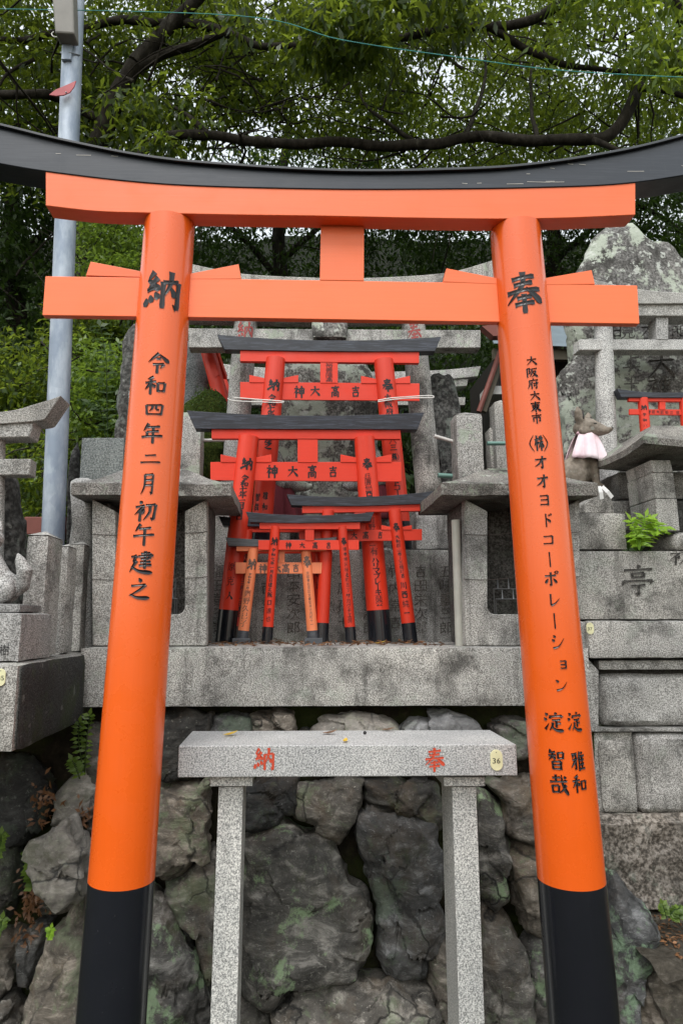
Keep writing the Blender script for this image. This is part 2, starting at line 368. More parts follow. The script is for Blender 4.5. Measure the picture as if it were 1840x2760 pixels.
M['bib'] = n.fin(n.ramp(k, (.34, (.60, .36, .42, 1)), (.6, (.76, .65, .69, 1))), .9, .1)
M['bib_red'] = plain('dark_red_cloth', (.11, .012, .02, 1), .9)
M['bib_purple'] = plain('purple_cloth', (.24, .06, .22, 1), .9)
M['paper'] = plain('white_paper', (.86, .86, .86, 1), .9)
M['fox'] = stone('brown_fox_stone', G(.13, .14), G(.19, .14), G(.26, .12), 40, .45, (.06, .045, .03, 1), .5, (.34, .35, .30, 1), .2, bump=.35, spots=.1, contrast=.2)
M['roofm'] = plain('blue_grey_metal_roof', (.19, .235, .27, 1), .45, .2)
M['wood'] = plain('weathered_wood', (.10, .085, .06, 1), .8)
M['wood_dark'] = plain('dark_shed_wood', (.022, .018, .015, 1), .8)
M['wood_red'] = plain('red_brown_board', (.20, .06, .045, 1), .6)
M['berry'] = plain('dark_berry', (.015, .012, .014, 1), .3)
# ------------------------------------------------------------------ brush lettering
GL = {
'納': "p26,4 8,26;n10,24 32,36;p36,18 8,48;h8,48 36,42;d28,32 40,50;d8,66 4,86;d18,60 22,78;d30,54 40,70;v50,28 50,92;h50,30 90,24;v90,24 88,90;t88,90 76,80;p70,2 68,32 53,64;n69,40 84,62",
'奉': "h22,18 80,12;h26,32 74,27;h8,48 94,42;q50,2 46,36 6,74;n56,40 98,74;h32,64 70,60;h26,78 76,74;v50,54 50,100",
'令': "p50,4 6,46;n50,8 96,44;h40,30 60,28;h26,56 74,52;t74,52 58,76;v46,56 46,98",
'和': "p42,6 14,18;h4,36 54,30;v30,14 30,98;p30,36 4,72;n32,42 52,60;v62,36 64,84;h62,38 94,34;v94,34 90,82;h64,78 90,76",
'四': "v10,22 16,84;h10,24 92,18;v92,18 86,84;p42,26 40,44 26,62;v60,24 60,50;h60,52 76,50;h16,80 86,78",
'年': "p32,4 10,40;h26,22 84,16;h26,44 80,38;v26,42 28,64;h2,68 98,60;v54,20 54,100",
'二': "h24,28 76,22;h4,76 98,70", '一': "h6,54 94,46", '三': "h16,16 84,11;h22,48 78,44;h4,86 96,81",
'月': "p30,8 30,60 10,98;h30,10 80,6;v80,6 78,94;t78,94 64,84;h32,34 78,30;h32,56 78,53",
'日': "v22,8 24,96;h22,10 78,6;v78,6 76,94;h24,48 76,46;h24,88 76,86",
'初': "d24,2 34,14;h6,30 46,24;p44,26 4,66;v28,46 28,98;n30,48 44,60;d46,40 36,52;h50,22 92,16;v92,16 84,88;t84,88 70,78;p68,22 66,56 42,92",
'午': "p34,2 10,36;h28,24 82,18;h2,56 98,48;v54,22 54,100",
'建': "h46,12 84,8;v84,8 82,34;h36,24 98,18;h46,36 82,32;h44,50 88,46;h40,64 92,60;v64,0 64,78;h6,26 30,20;p30,20 14,46;h14,46 30,42;p30,42 2,92;n8,66 44,88 98,94",
'之': "d46,2 58,20;h14,38 78,32;p78,32 50,58 6,84;n10,76 44,92 98,94",
'大': "h8,38 92,32;p48,4 46,46 4,94;n50,42 96,92",
'阪': "v10,12 10,98;h10,14 34,10;p34,10 24,36;d24,36 36,54;p36,54 18,62;h48,18 94,12;p48,18 48,56 30,94;h52,42 84,38;p84,38 70,70 44,98;n56,52 98,94",
'府': "d50,0 58,12;h18,20 96,14;p20,20 20,56 2,96;p46,30 28,58;v38,48 38,98;h52,48 98,42;v80,28 80,92;t80,92 66,84;d56,60 66,72",
'東': "h8,18 92,12;v24,32 26,64;h24,34 78,29;v78,29 74,62;h26,47 74,44;h26,62 74,59;v50,0 50,100;p48,60 6,92;n52,60 96,90",
'市': "d46,0 56,12;h6,26 94,20;v22,42 22,80;h22,44 80,38;v80,38 78,78;t78,78 66,70;v50,24 50,100",
'㈱': "h20,32 50,27;v36,6 36,94;p36,34 18,66;n38,42 50,54;p60,12 52,34;h56,26 84,22;h50,48 86,42;v69,6 69,94;p68,46 48,78;n70,46 88,74;s16,2 -16,50 16,98;s86,2 118,50 86,98",
'オ': "h10,30 92,24;v62,4 60,92;t60,92 44,80;p58,30 36,60 6,78",
'ヨ': "h18,16 82,12;v82,12 80,92;h22,48 80,45;h16,84 80,82",
'ド': "v36,4 36,98;n38,36 80,62;d62,8 70,22;d80,2 88,16", 'コ': "h14,20 86,14;v86,14 82,86;h10,84 84,80",
'ー': "v50,4 50,96", 'レ': "v28,8 26,88;t26,90 60,72 94,38",
'ポ': "h10,32 84,27;v48,8 48,94;t48,94 36,84;d30,50 10,78;d64,48 86,76;s88,-2 99,8 88,18;s88,18 77,8 88,-2",
'シ': "d20,8 36,22;d10,34 28,48;t14,92 54,78 94,26", 'ョ': "h34,40 80,36;v80,36 78,96;h36,66 78,63;h34,92 78,90",
'ン': "d12,16 34,32;t14,90 58,74 94,28", 'ハ': "p34,20 28,50 6,86;n62,18 94,84", 'リ': "v26,14 26,58;p74,8 72,60 42,98",
'マ': "h8,18 92,12;p92,12 70,44 46,62;n34,46 66,86", 'ブ': "h12,22 78,16;p78,16 66,60 22,96;d80,0 88,12;d94,-4 100,8",
'キ': "h14,32 84,24;h10,60 90,52;v44,4 56,98", 'サ': "h6,34 94,28;v30,8 32,62;p70,6 70,56 40,96",
'淀': "d12,6 24,18;d4,32 18,44;t6,92 16,78 28,58;d60,0 66,12;v38,18 34,34;h38,22 94,16;t94,16 86,30;h44,42 84,38;v64,40 64,80;h64,58 86,56;p46,54 44,72 28,96;n38,72 62,92 98,94",
'雅': "h8,16 44,12;p18,18 14,38;h12,44 46,38;v34,14 34,90;t34,90 24,82;p32,46 2,82;p62,4 48,36;v56,24 56,98;d72,4 78,16;h56,26 96,22;h56,46 92,42;h56,66 92,62;h56,88 98,84;v76,24 76,86",
'智': "p20,2 8,22;h14,16 46,12;h4,32 50,28;p28,14 26,34 4,54;n30,36 46,48;v60,14 62,46;h60,16 92,12;v92,12 88,44;h62,42 88,40;v26,58 28,98;h26,60 76,56;v76,56 74,98;h28,76 74,74;h28,94 74,92",
'哉': "h16,18 60,14;v36,2 36,32;h2,38 96,30;n66,2 72,50 98,96;p88,48 74,68 52,88;d80,8 88,20;v14,54 18,90;h14,56 50,52;v50,52 48,86;h18,84 48,82",
'神': "d22,2 30,12;h6,26 42,22;p40,24 4,62;v24,46 24,98;n26,50 40,62;v52,24 54,66;h52,26 92,22;v92,22 90,64;h54,44 90,42;h54,62 90,60;v72,2 72,100",
'高': "d48,0 54,10;h6,18 94,13;v32,26 34,44;h32,28 70,25;v70,25 68,42;h34,42 68,40;v14,56 14,98;h14,58 86,52;v86,52 84,96;t84,96 72,90;v34,68 36,88;h34,70 66,67;v66,67 64,86;h36,85 64,83",
'吉': "h14,22 88,16;v50,2 50,42;h22,42 78,38;v24,58 28,98;h24,60 76,55;v76,55 72,96;h28,92 72,90",
'七': "h6,46 94,34;v42,8 44,80;h44,88 88,86;t88,86 90,68", '川': "p20,8 20,60 4,96;v52,14 52,80;v86,4 86,98",
'西': "h6,14 94,9;v14,34 18,94;h14,36 86,31;v86,31 82,92;h18,88 82,86;p40,12 38,40 24,62;v60,11 60,50;h60,54 78,50",
'人': "p48,4 44,50 4,94;n48,36 96,92", '口': "v16,14 20,90;h16,16 84,11;v84,11 80,86;h20,82 80,80", '工': "h16,20 84,15;v50,18 50,82;h4,86 96,81",
'亭': "d48,0 54,10;h8,18 92,13;v32,26 34,42;h32,28 68,25;v68,25 66,40;h34,40 66,38;t8,50 4,66;h8,52 94,48;t94,48 84,62;h30,66 72,62;v52,64 52,92;t52,94 40,86",
}
PROF = {'h': [(0, 1.0), (.12, .75), (.5, .62), (.82, .8), (.95, 1.25), (1, .7)], 'v': [(0, 1.25), (.12, 1.05), (.5, .9), (.9, 1.1), (1, .8)],
        'p': [(0, 1.35), (.15, 1.1), (.6, .8), (1, .12)], 'q': [(0, 1.35), (.15, 1.1), (.6, .9), (1, .12)],
        'n': [(0, .45), (.4, .95), (.78, 1.55), (.9, 1.2), (1, .15)], 'd': [(0, .35), (.6, 1.45), (1, .8)],
        't': [(0, 1.2), (.3, .9), (1, .1)], 's': [(0, .15), (.5, .75), (1, .15)]}
_gc = {}
def glyph(ch, wt):
    """brush strokes as ribbons with a ridge line; other characters from the built-in font. -> verts (x,y,h), faces; unit square, y down"""
    if (ch, wt) in _gc: return _gc[(ch, wt)]
    V = []; Fc = []
    if ch in GL:
        for st in GL[ch].split(';'):
            k = st[0]; pts = [Vector([float(a) / 100 for a in q.split(',')] + [0]) for q in st[1:].split()]
            dense = smooth_path(pts, 8) if len(pts) > 2 else [pts[0].lerp(pts[1], i / 8) for i in range(9)]
            m = len(dense) - 1
            for i, p in enumerate(dense):
                t = (dense[min(i + 1, m)] - dense[max(i - 1, 0)]); t.normalize()
                nn = Vector((-t.y, t.x, 0)); hw = wt * interp([a for a, _ in PROF[k]], [b for _, b in PROF[k]], i / m) * .5
                if k == 'h' and i in (0, m): p = p - Vector((0, 0, 0))
                base = len(V)
                V += [(p.x + nn.x * hw, p.y + nn.y * hw, 1), (p.x, p.y, 0), (p.x - nn.x * hw, p.y - nn.y * hw, 1)]
                if i: Fc += [(base - 3, base - 2, base + 1, base), (base - 2, base - 1, base + 2, base + 1)]
    else:
        c = bpy.data.curves.new('t', 'FONT'); c.body = ch; c.resolution_u = 3
        o = bpy.data.objects.new('t', c); COL.objects.link(o)
        dg = bpy.context.evaluated_depsgraph_get(); ev = o.evaluated_get(dg); me = ev.to_mesh()
        xs = [v.co.x for v in me.vertices]; ys = [v.co.y for v in me.vertices]
        if xs:
            if ord(ch) < 128: x0, sx, y1, sy = min(xs), max(xs) - min(xs), max(ys), max(ys) - min(ys)
            else: x0, sx, y1, sy = .03, .94, .84, .92
            V = [((v.co.x - x0) / sx, (y1 - v.co.y) / sy - (.07 * ((v.co.x - x0) / sx - .5) if ord(ch) > 127 else 0), .6) for v in me.vertices]
            Fc = [tuple(p.vertices) for p in me.polygons]
        ev.to_mesh_clear(); bpy.data.objects.remove(o); bpy.data.curves.remove(c)
    _gc[(ch, wt)] = (V, Fc); return V, Fc
def write_flat(mb, ch, cx, cy, w_, h_, Yf, off=.002, wt=.13, depth=.0015, tilt=0):
    """letter on a flat face that fronts the camera side at depth Yf(py)"""
    mb.marks.append((len(mb.v), len(mb.f))); V, Fc = glyph(ch, wt); c = W(cx, cy, Yf(cy)); k = S(c); ca, sa = math.cos(tilt), math.sin(tilt); vs = []
    top = W(cx, cy - h_ / 2, Yf(cy - h_ / 2)); bot = W(cx, cy + h_ / 2, Yf(cy + h_ / 2)); dv = bot - top
    for x, y, h in V:
        u, v = (x - .5), (y - .5)
        vs.append(c + Vector(((u * ca - v * sa) * w_ * k, 0, 0)) + dv * (v * ca + u * sa) + Vector((0, -off - h * depth, 0)))
    mb.add(vs, Fc)
def write_round(mb, ch, cx, cy, w_, h_, A, B, ra, rb, off=.001, wt=.13, depth=.0025):
    """letter wrapped on a round pillar with axis A (top) -> B (bottom)"""
    mb.marks.append((len(mb.v), len(mb.f))); V, Fc = glyph(ch, wt); ax = (B - A)
    # axis parameter whose front surface shows at cy
    def front(t): return A + ax * t + Vector((0, -lerp(ra, rb, t), 0))
    def proj(p):
        d = p - EYE; z = d.dot(FWD); return PX + F * d.dot(RGT) / z, PY - F * d.dot(UPV) / z
    def solve(y):
        lo, hi = -.2, 1.2
        for _ in range(30):
            mid = (lo + hi) / 2
            if proj(front(mid))[1] < y: lo = mid
            else: hi = mid
        return lo
    t0, t1 = solve(cy - h_ / 2), solve(cy + h_ / 2); tc = solve(cy); p = front(tc); r0 = lerp(ra, rb, tc)
    # angle that brings the letter to cx
    lo, hi = -1.4, 1.4
    C0 = A + ax * tc
    def sp(a): return C0 + Vector((math.sin(a) * r0, -math.cos(a) * r0, 0))
    for _ in range(30):
        mid = (lo + hi) / 2
        if proj(sp(mid))[0] < cx: lo = mid
        else: hi = mid
    a0 = lo; k = S(p); vs = []
    for x, y, h in V:
        t = tc + (t1 - t0) * (y - .5); r = lerp(ra, rb, t); a = a0 + (x - .5) * w_ * k / r
        c = A + ax * t; rr = r + off + h * depth
        vs.append(c + Vector((math.sin(a) * rr, -math.cos(a) * rr, 0)))
    mb.add(vs, Fc)
# ------------------------------------------------------------------ beams and pillars in photo coordinates
def beam(mb, st, Yf, depth):
    """stations (px_top, py_top, px_bottom, py_bottom) from left to right -> a solid bar whose front stands at Yf"""
    rings = []
    for (xt, yt, xb, yb) in st:
        a = W(xt, yt, Yf); b = W(xb, yb, Yf); rings.append([a, b, b + Vector((0, depth, 0)), a + Vector((0, depth, 0))])
    return mb.loft(rings)
def curve_st(L, Mi, Rr, n=24):
    """three (xt,yt,xb,yb) stations -> parabola through them"""
    out = []
    for i in range(n + 1):
        t = i / n; l = (1 - t) * (1 - 2 * t); m = 4 * t * (1 - t); r = t * (2 * t - 1)
        out.append(tuple(L[j] * l + Mi[j] * m + Rr[j] * r if j in (1, 3) else lerp(L[j], Rr[j], t) for j in range(4)))
    return out
def pillar(parent, A, B, ra, rb, mat, base_at, base_mat, letters=None, ink=None, wt=.13, lift=.0025, name='pillar', base_name='pillar_base', n=40, flare=1.012):
    """round post A (top) -> B (foot); base_at: fraction where the black foot begins"""
    mb = MB(); ts = [i / 12 * base_at for i in range(13)]
    mb.tube([A.lerp(B, t) for t in ts], [lerp(ra, rb, t) for t in ts], n)
    p = mb.build(name, mat, parent, 50)
    if base_at < .999:
        mb = MB(); ts = [lerp(base_at, 1, i / 4) for i in range(5)]
        mb.tube([A.lerp(B, t) for t in ts], [lerp(ra, rb, t) * flare for t in ts], n); q = mb.build(base_name, base_mat, p, 50)
    if letters:
        mb = MB()
        for (ch, cx, cy, w_, h_) in letters: write_round(mb, ch, cx, cy, w_, h_, A, B, ra, rb, .0008, wt, lift)
        if mb.v: mb.build('inscription', ink, p, fix=False)
    return p
# ================================================================== GROUND AND TERRAIN
def grid(name, x0, x1, y0, y1, nx, ny, zf, mat):
    mb = MB(); vs = []; fs = []
    for j in range(ny + 1):
        for i in range(nx + 1):
            x = lerp(x0, x1, i / nx); y = lerp(y0, y1, (j / ny) ** 1.4); vs.append((x, y, zf(x, y)))
    for j in range(ny):
        for i in range(nx):
            a = j * (nx + 1) + i; fs.append((a, a + 1, a + nx + 2, a + nx + 1))
    mb.add(vs, fs); return setting(mb.build(name, mat, None, 60, fix=False))
grid('ground', -60, 60, -40, 3.25, 30, 30, lambda x, y: 0.01 * noise.noise(Vector((x, y, 0))), M['soil'])
def hill(x, y):
    base = 1.9 if y > 3.6 else 1.2
    if x < -1.02: base = 1.5 if y > 3.6 else 1.0
    z = base + max(0, y - 7) * .78 + .25 * noise.noise(Vector((x * .5, y * .5, 3)))* (1 if y > 5 else .2)
    return min(z, 22 + noise.noise(Vector((x * .2, y * .2, 1))))
grid('hill', -45, 45, 3.3, 60, 90, 90, hill, M['forest'])
Z_SLAB = W(800, 1745, 2.85).z
Y_UP = 3.58; Z_UP = W(850, 1478, Y_UP).z
exec_blocks = []
# ================================================================== MAIN TORII
T0 = Vector((0, 2.2, 0))
lt = thing('torii_gate', 'large orange torii gate with black feet standing closest, framing the stone shelf', 'torii gate', W(925, 2600, 2.2) * 1 - Vector((0, 0, W(925, 2600, 2.2).z)))
YK = 2.125
xs = [-300, 0, 156, 376, 587, 920, 1213, 1419, 1654, 1840, 2120]
top = [262, 332, 370, 414, 437, 455, 452, 440, 405, 361, 278]
bot = [380, 440, 465, 490, 502, 509, 508, 505, 496, 472, 420]
P = smooth_path([(x, t, b) for x, t, b in zip(xs, top, bot)], 6)
mb = MB(); beam(mb, [(p.x, p.y + 6, p.x, p.z) for p in P], YK, .11); kas = mb.build('top_beam', M['kasagi'], lt, 40, .003)
mb = MB(); beam(mb, [(p.x, p.y - 2, p.x, p.y + 5.5) for p in P], YK - .014, .14); mb.build('beam_cap', M['black'], kas, 40, .002)
mb = MB()
for (x, y, l) in ((205, 417, 40), (150, 413, 14), (300, 419, 18), (1690, 461, 45), (1560, 442, 18), (1530, 441, 14), (1365, 495, 45), (1420, 489, 60), (1480, 490, 40), (1245, 493, 14), (1285, 493, 12), (1418, 468, 10), (1482, 452, 12), (1836, 446, 20), (1470, 488, 24)):
    a = W(x, y, YK - .0015); b = W(x + l, y - 1 + random.random() * 4, YK - .0015); z = Vector((0, 0, .0011))
    mb.marks.append((len(mb.v), len(mb.f))); mb.add([a - z * .3, b - z, b + z * .4, a + z], [(0, 1, 2, 3)])
mb.build('paint_scratch', M['scratch'], kas, fix=False)
sx = [123, 258, 411, 640, 862, 1100, 1331, 1530, 1712]; stp = [463, 476, 491, 503, 507, 508.5, 506.5, 501, 490]; sbt = [553, 568, 573, 578, 581, 586, 589, 586, 578]
P = smooth_path([(x, t, b) for x, t, b in zip(sx, stp, sbt)], 5)
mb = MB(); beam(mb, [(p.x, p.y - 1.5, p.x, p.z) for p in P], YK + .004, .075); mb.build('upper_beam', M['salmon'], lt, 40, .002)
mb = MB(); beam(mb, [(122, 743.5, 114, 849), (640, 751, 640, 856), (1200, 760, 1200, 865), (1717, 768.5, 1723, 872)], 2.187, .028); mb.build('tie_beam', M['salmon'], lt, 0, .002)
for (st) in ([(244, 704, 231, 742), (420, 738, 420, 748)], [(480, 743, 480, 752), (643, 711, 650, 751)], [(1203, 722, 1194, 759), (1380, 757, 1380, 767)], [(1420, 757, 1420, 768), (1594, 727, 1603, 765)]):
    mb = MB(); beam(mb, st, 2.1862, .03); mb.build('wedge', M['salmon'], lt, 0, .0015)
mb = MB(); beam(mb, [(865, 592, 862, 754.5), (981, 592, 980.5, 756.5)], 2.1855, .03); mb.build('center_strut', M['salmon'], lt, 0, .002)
def main_pillar(topx, topy, botx, boty, wt_, wb, y_split, letters):
    A = W(topx, topy, 2.2); B = W(botx, boty, 2.2); zu = W(topx, interp(sx, sbt, topx) + .5, YK + .004).z; A = A + (B - A) * ((A.z - zu) / (A.z - B.z))
    t = A.z / (A.z - B.z); B2 = A + (B - A) * t
    ra = wt_ / 2 * S(A) * .985; rb = ra + (wb / 2 * S(B) * .985 - ra) * t
    zs = W(lerp(topx, botx, (y_split - topy) / (boty - topy)), y_split, 2.2 - ra * 1.1).z
    pillar(lt, A, B2, ra, rb, M['orange'], (A.z - zs) / A.z, M['black'], letters, M['ink_gloss'], .125, .0016, n=64, flare=1.004)
Lt = [('納', 439, 783, 104, 112)] + [(c, x, y, w_, h) for c, x, y, w_, h in (
    ('令', 427, 978, 62, 58), ('和', 418, 1038, 58, 52), ('四', 415, 1103, 52, 42), ('年', 410, 1167, 58, 56), ('二', 405, 1236, 56, 38), ('月', 398, 1304, 42, 60),
    ('初', 392, 1378, 62, 58), ('午', 387, 1441, 58, 60), ('建', 381, 1516, 64, 62), ('之', 375, 1586, 60, 58))]
main_pillar(459.5, 580, 299, 2760, 135, 188, 2403, Lt)
rt = [('奉', 1411, 786, 102, 114)] + [(c, x, y, w_, h) for c, x, y, w_, h in (
    ('大', 1432, 972, 29, 26), ('阪', 1433, 1003, 30, 28), ('府', 1436, 1034, 29, 29), ('大', 1441, 1066, 28, 28), ('東', 1443, 1096, 29, 29), ('市', 1446, 1127, 29, 29),
    ('㈱', 1451, 1194, 34, 47), ('オ', 1457, 1246, 36, 38), ('オ', 1462, 1297, 35, 40), ('ヨ', 1466, 1348, 32, 34), ('ド', 1475, 1402, 28, 38), ('コ', 1477, 1455, 32, 30),
    ('ー', 1481, 1508, 26, 44), ('ポ', 1485, 1560, 39, 42), ('レ', 1492, 1617, 34, 38), ('ー', 1494, 1674, 26, 46), ('シ', 1503, 1730, 37, 41), ('ョ', 1514, 1786, 33, 36), ('ン', 1512, 1846, 35, 38),
    ('淀', 1491, 1947, 52, 52), ('淀', 1548, 1945, 42, 52), ('智', 1499, 2050, 44, 56), ('雅', 1557, 2052, 42, 56), ('哉', 1506, 2118, 48, 58), ('和', 1561, 2113, 41, 52))]
main_pillar(1385, 590, 1572.5, 2760, 132, 187, 2403, rt)
# ================================================================== OFFERING SHELF
YB, YB2 = 2.3, 2.6
bench = thing('offering_shelf', 'new speckled grey granite shelf on two legs between the big orange pillars', 'stone shelf', Vector((W(935, 2050, 2.45).x, 2.45, 0)))
def pbox(mb, x0, y0, x1, y1, Yf, Yb, **k):
    a = W(x0, (y0 + y1) / 2, Yf); b = W(x1, (y0 + y1) / 2, Yf); t = W((x0 + x1) / 2, y0, Yf); u = W((x0 + x1) / 2, y1, Yf)
    if k: mb.rbox(a.x, b.x, Yf, Yb, u.z, t.z, **k)
    else: mb.box(a.x, b.x, Yf, Yb, u.z, t.z)
    return mb
shelf = pbox(MB(), 480, 2009, 1393, 2094, YB, YB2).build('shelf_slab', M['granite'], bench, 0, .003)
mb = MB()
for ch, x, y in (('納', 713, 2048), ('奉', 1170, 2048)): write_flat(mb, ch, x, y, 58, 66, lambda y: YB, .0015, .11, .001)
mb.build('inscription', M['red_ink'], shelf, fix=False)
for (x0, x1, xt0, xt1, xb0, xb1) in ((566, 680, 589, 655, 566, 638), (1196, 1307, 1218, 1283, 1237, 1306)):
    cx = (xt0 + xt1) / 2
    pbox(MB(), x0, 2095.5, x1, 2120, YB + .045, YB2 - .045).build('leg_capital', M['granite'], bench, 0, .002)
    a0 = W(xt0, 2121.5, YB + .06); a1 = W(xt1, 2121.5, YB + .06)
    b0 = W(xb0, 2760, YB + .06); b1 = W(xb1, 2760, YB + .06); t = a0.z / (a0.z - b0.z)
    c0 = a0 + (b0 - a0) * t; c1 = a1 + (b1 - a1) * t
    mb = MB(); d = Vector((0, .17, 0)); mb.loft([[a0, a1, a1 + d, a0 + d], [c0, c1, c1 + d, c0 + d]]); mb.build('leg', M['granite'], bench, 0, .003)
def plaque(label, cx, cy, w_, h_, Y, num):
    mb = MB(); pts = []; a = W(cx, cy, Y); k = S(a); W2, H2 = w_ / 2 * k, h_ / 2 * k
    for i in range(32):
        an = 2 * math.pi * i / 32; x = math.cos(an) * W2; z = math.sin(an) * W2 + (1 if math.sin(an) > 0 else -1) * (H2 - W2)
        pts.append(a + Vector((x, -.004, z)))
    mb.prism(pts[::-1], .0035); o = tag(mb.build('number_tag', M['tagm'], None, 0, .0006), label, 'number tag', 'oval number tags')
    mb = MB(); n_ = len(num)
    for i, ch in enumerate(num): write_flat(mb, ch, cx + (i - (n_ - 1) / 2) * .36 * w_, cy + .04 * h_, .27 * w_, .27 * h_, lambda y: Y - .0042, .0005, .13, 0)
    q = [W(cx, cy - h_ * .38, Y - .0044) + Vector((math.cos(b) * .0016, 0, math.sin(b) * .0016)) for b in [i * .785 for i in range(8)]]
    mb.marks.append((len(mb.v), len(mb.f))); hb = MB(); hb.add(q, [tuple(range(8))]); hb.build('hole', M['ink'], o, fix=False); mb.build('number', M['ink'], o, fix=False)
plaque('oval ivory number tag reading 36 on the new granite shelf', 1337, 2049, 33, 54, YB, '36')
# ================================================================== ALTAR SLAB, TABLET
o = pbox(MB(), 212, 1745, 1592, 1906, 2.85, 3.6, seg=.03, rough=.002, rnd=.004, seed=1).build('stone_slab', M['granite_old'], None, 40)
tag(o, 'long grey granite altar slab lying on top of the boulder wall', 'stone slab')
o = pbox(MB(), 556, 1480, 1228, 1737, 3.57, 3.72, seg=.03, rough=.002, rnd=.004, seed=2).build('stone_tablet', M['granite_old'], None, 40)
tag(o, 'wide carved granite tablet covered in rows of names behind small torii', 'stone tablet')
mb = MB(); cols = ["福田喜三郎", "中村芳太郎", "大西喜六", "山本安次郎", "西原重三郎", "石原孫七", "大平作次郎", "竹内常吉", "吉田栄次郎", "五味重三郎"]
for i, tx in enumerate(cols):
    cx = 585 + i * 68.5
    for row in range(1):
        for j, ch in enumerate(tx): write_flat(mb, ch, cx, 1540 + j * (38 if len(tx) > 4 else 46), 38, 34, lambda y: 3.565, .0005, .09, .0025)
mb.build('inscription', M['groove'], o, fix=False)
# terrace block on which the upper group stands
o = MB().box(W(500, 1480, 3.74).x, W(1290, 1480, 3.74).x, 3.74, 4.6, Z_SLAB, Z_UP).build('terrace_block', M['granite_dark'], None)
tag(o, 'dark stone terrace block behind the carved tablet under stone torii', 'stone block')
# ================================================================== STONE LANTERNS
def frame_ring(mb, ox0, oy0, ox1, oy1, ix0, iy0, ix1, iy1, r, Yf, dep):
    c = lambda x, y: W(x, y, Yf)
    def arc(cx, cy, a0, a1): return [(cx + r * math.cos(R(lerp(a0, a1, i / 6))), cy + r * math.sin(R(lerp(a0, a1, i / 6)))) for i in range(7)]
    inner = [(ix0, iy0), (ix0, iy1 - r)] + arc(ix0 + r, iy1 - r, 180, 90) + arc(ix1 - r, iy1 - r, 90, 0) + [(ix1, iy1 - r), (ix1, iy0)]
    m = len(inner)
    def outer(p):
        x, y = p
        if y > iy1 - r * .99:
            return (lerp(ox0, ox1, (x - ix0) / (ix1 - ix0)), oy1)
        return (ox0 if x < (ix0 + ix1) / 2 else ox1, y)
    out = [outer(p) for p in inner]; out[0] = (ox0, oy0); out[-1] = (ox1, oy0)
    out[1] = (ox0, iy1 - r); out[-2] = (ox1, iy1 - r)
    D = Vector((0, dep, 0)); I = [c(*p) for p in inner]; O = [c(*p) for p in out]
    vs = I + O + [p + D for p in I] + [p + D for p in O]; fs = []
    for i in range(m - 1):
        fs += [(i, i + 1, m + i + 1, m + i), (2 * m + i + 1, 2 * m + i, 3 * m + i, 3 * m + i + 1), (i + 1, i, 2 * m + i, 2 * m + i + 1), (m + i, m + i + 1, 3 * m + i + 1, 3 * m + i)]
    for a in (0, m - 1): fs.append((a, m + a, 3 * m + a, 2 * m + a))
    mb.add(vs, fs)
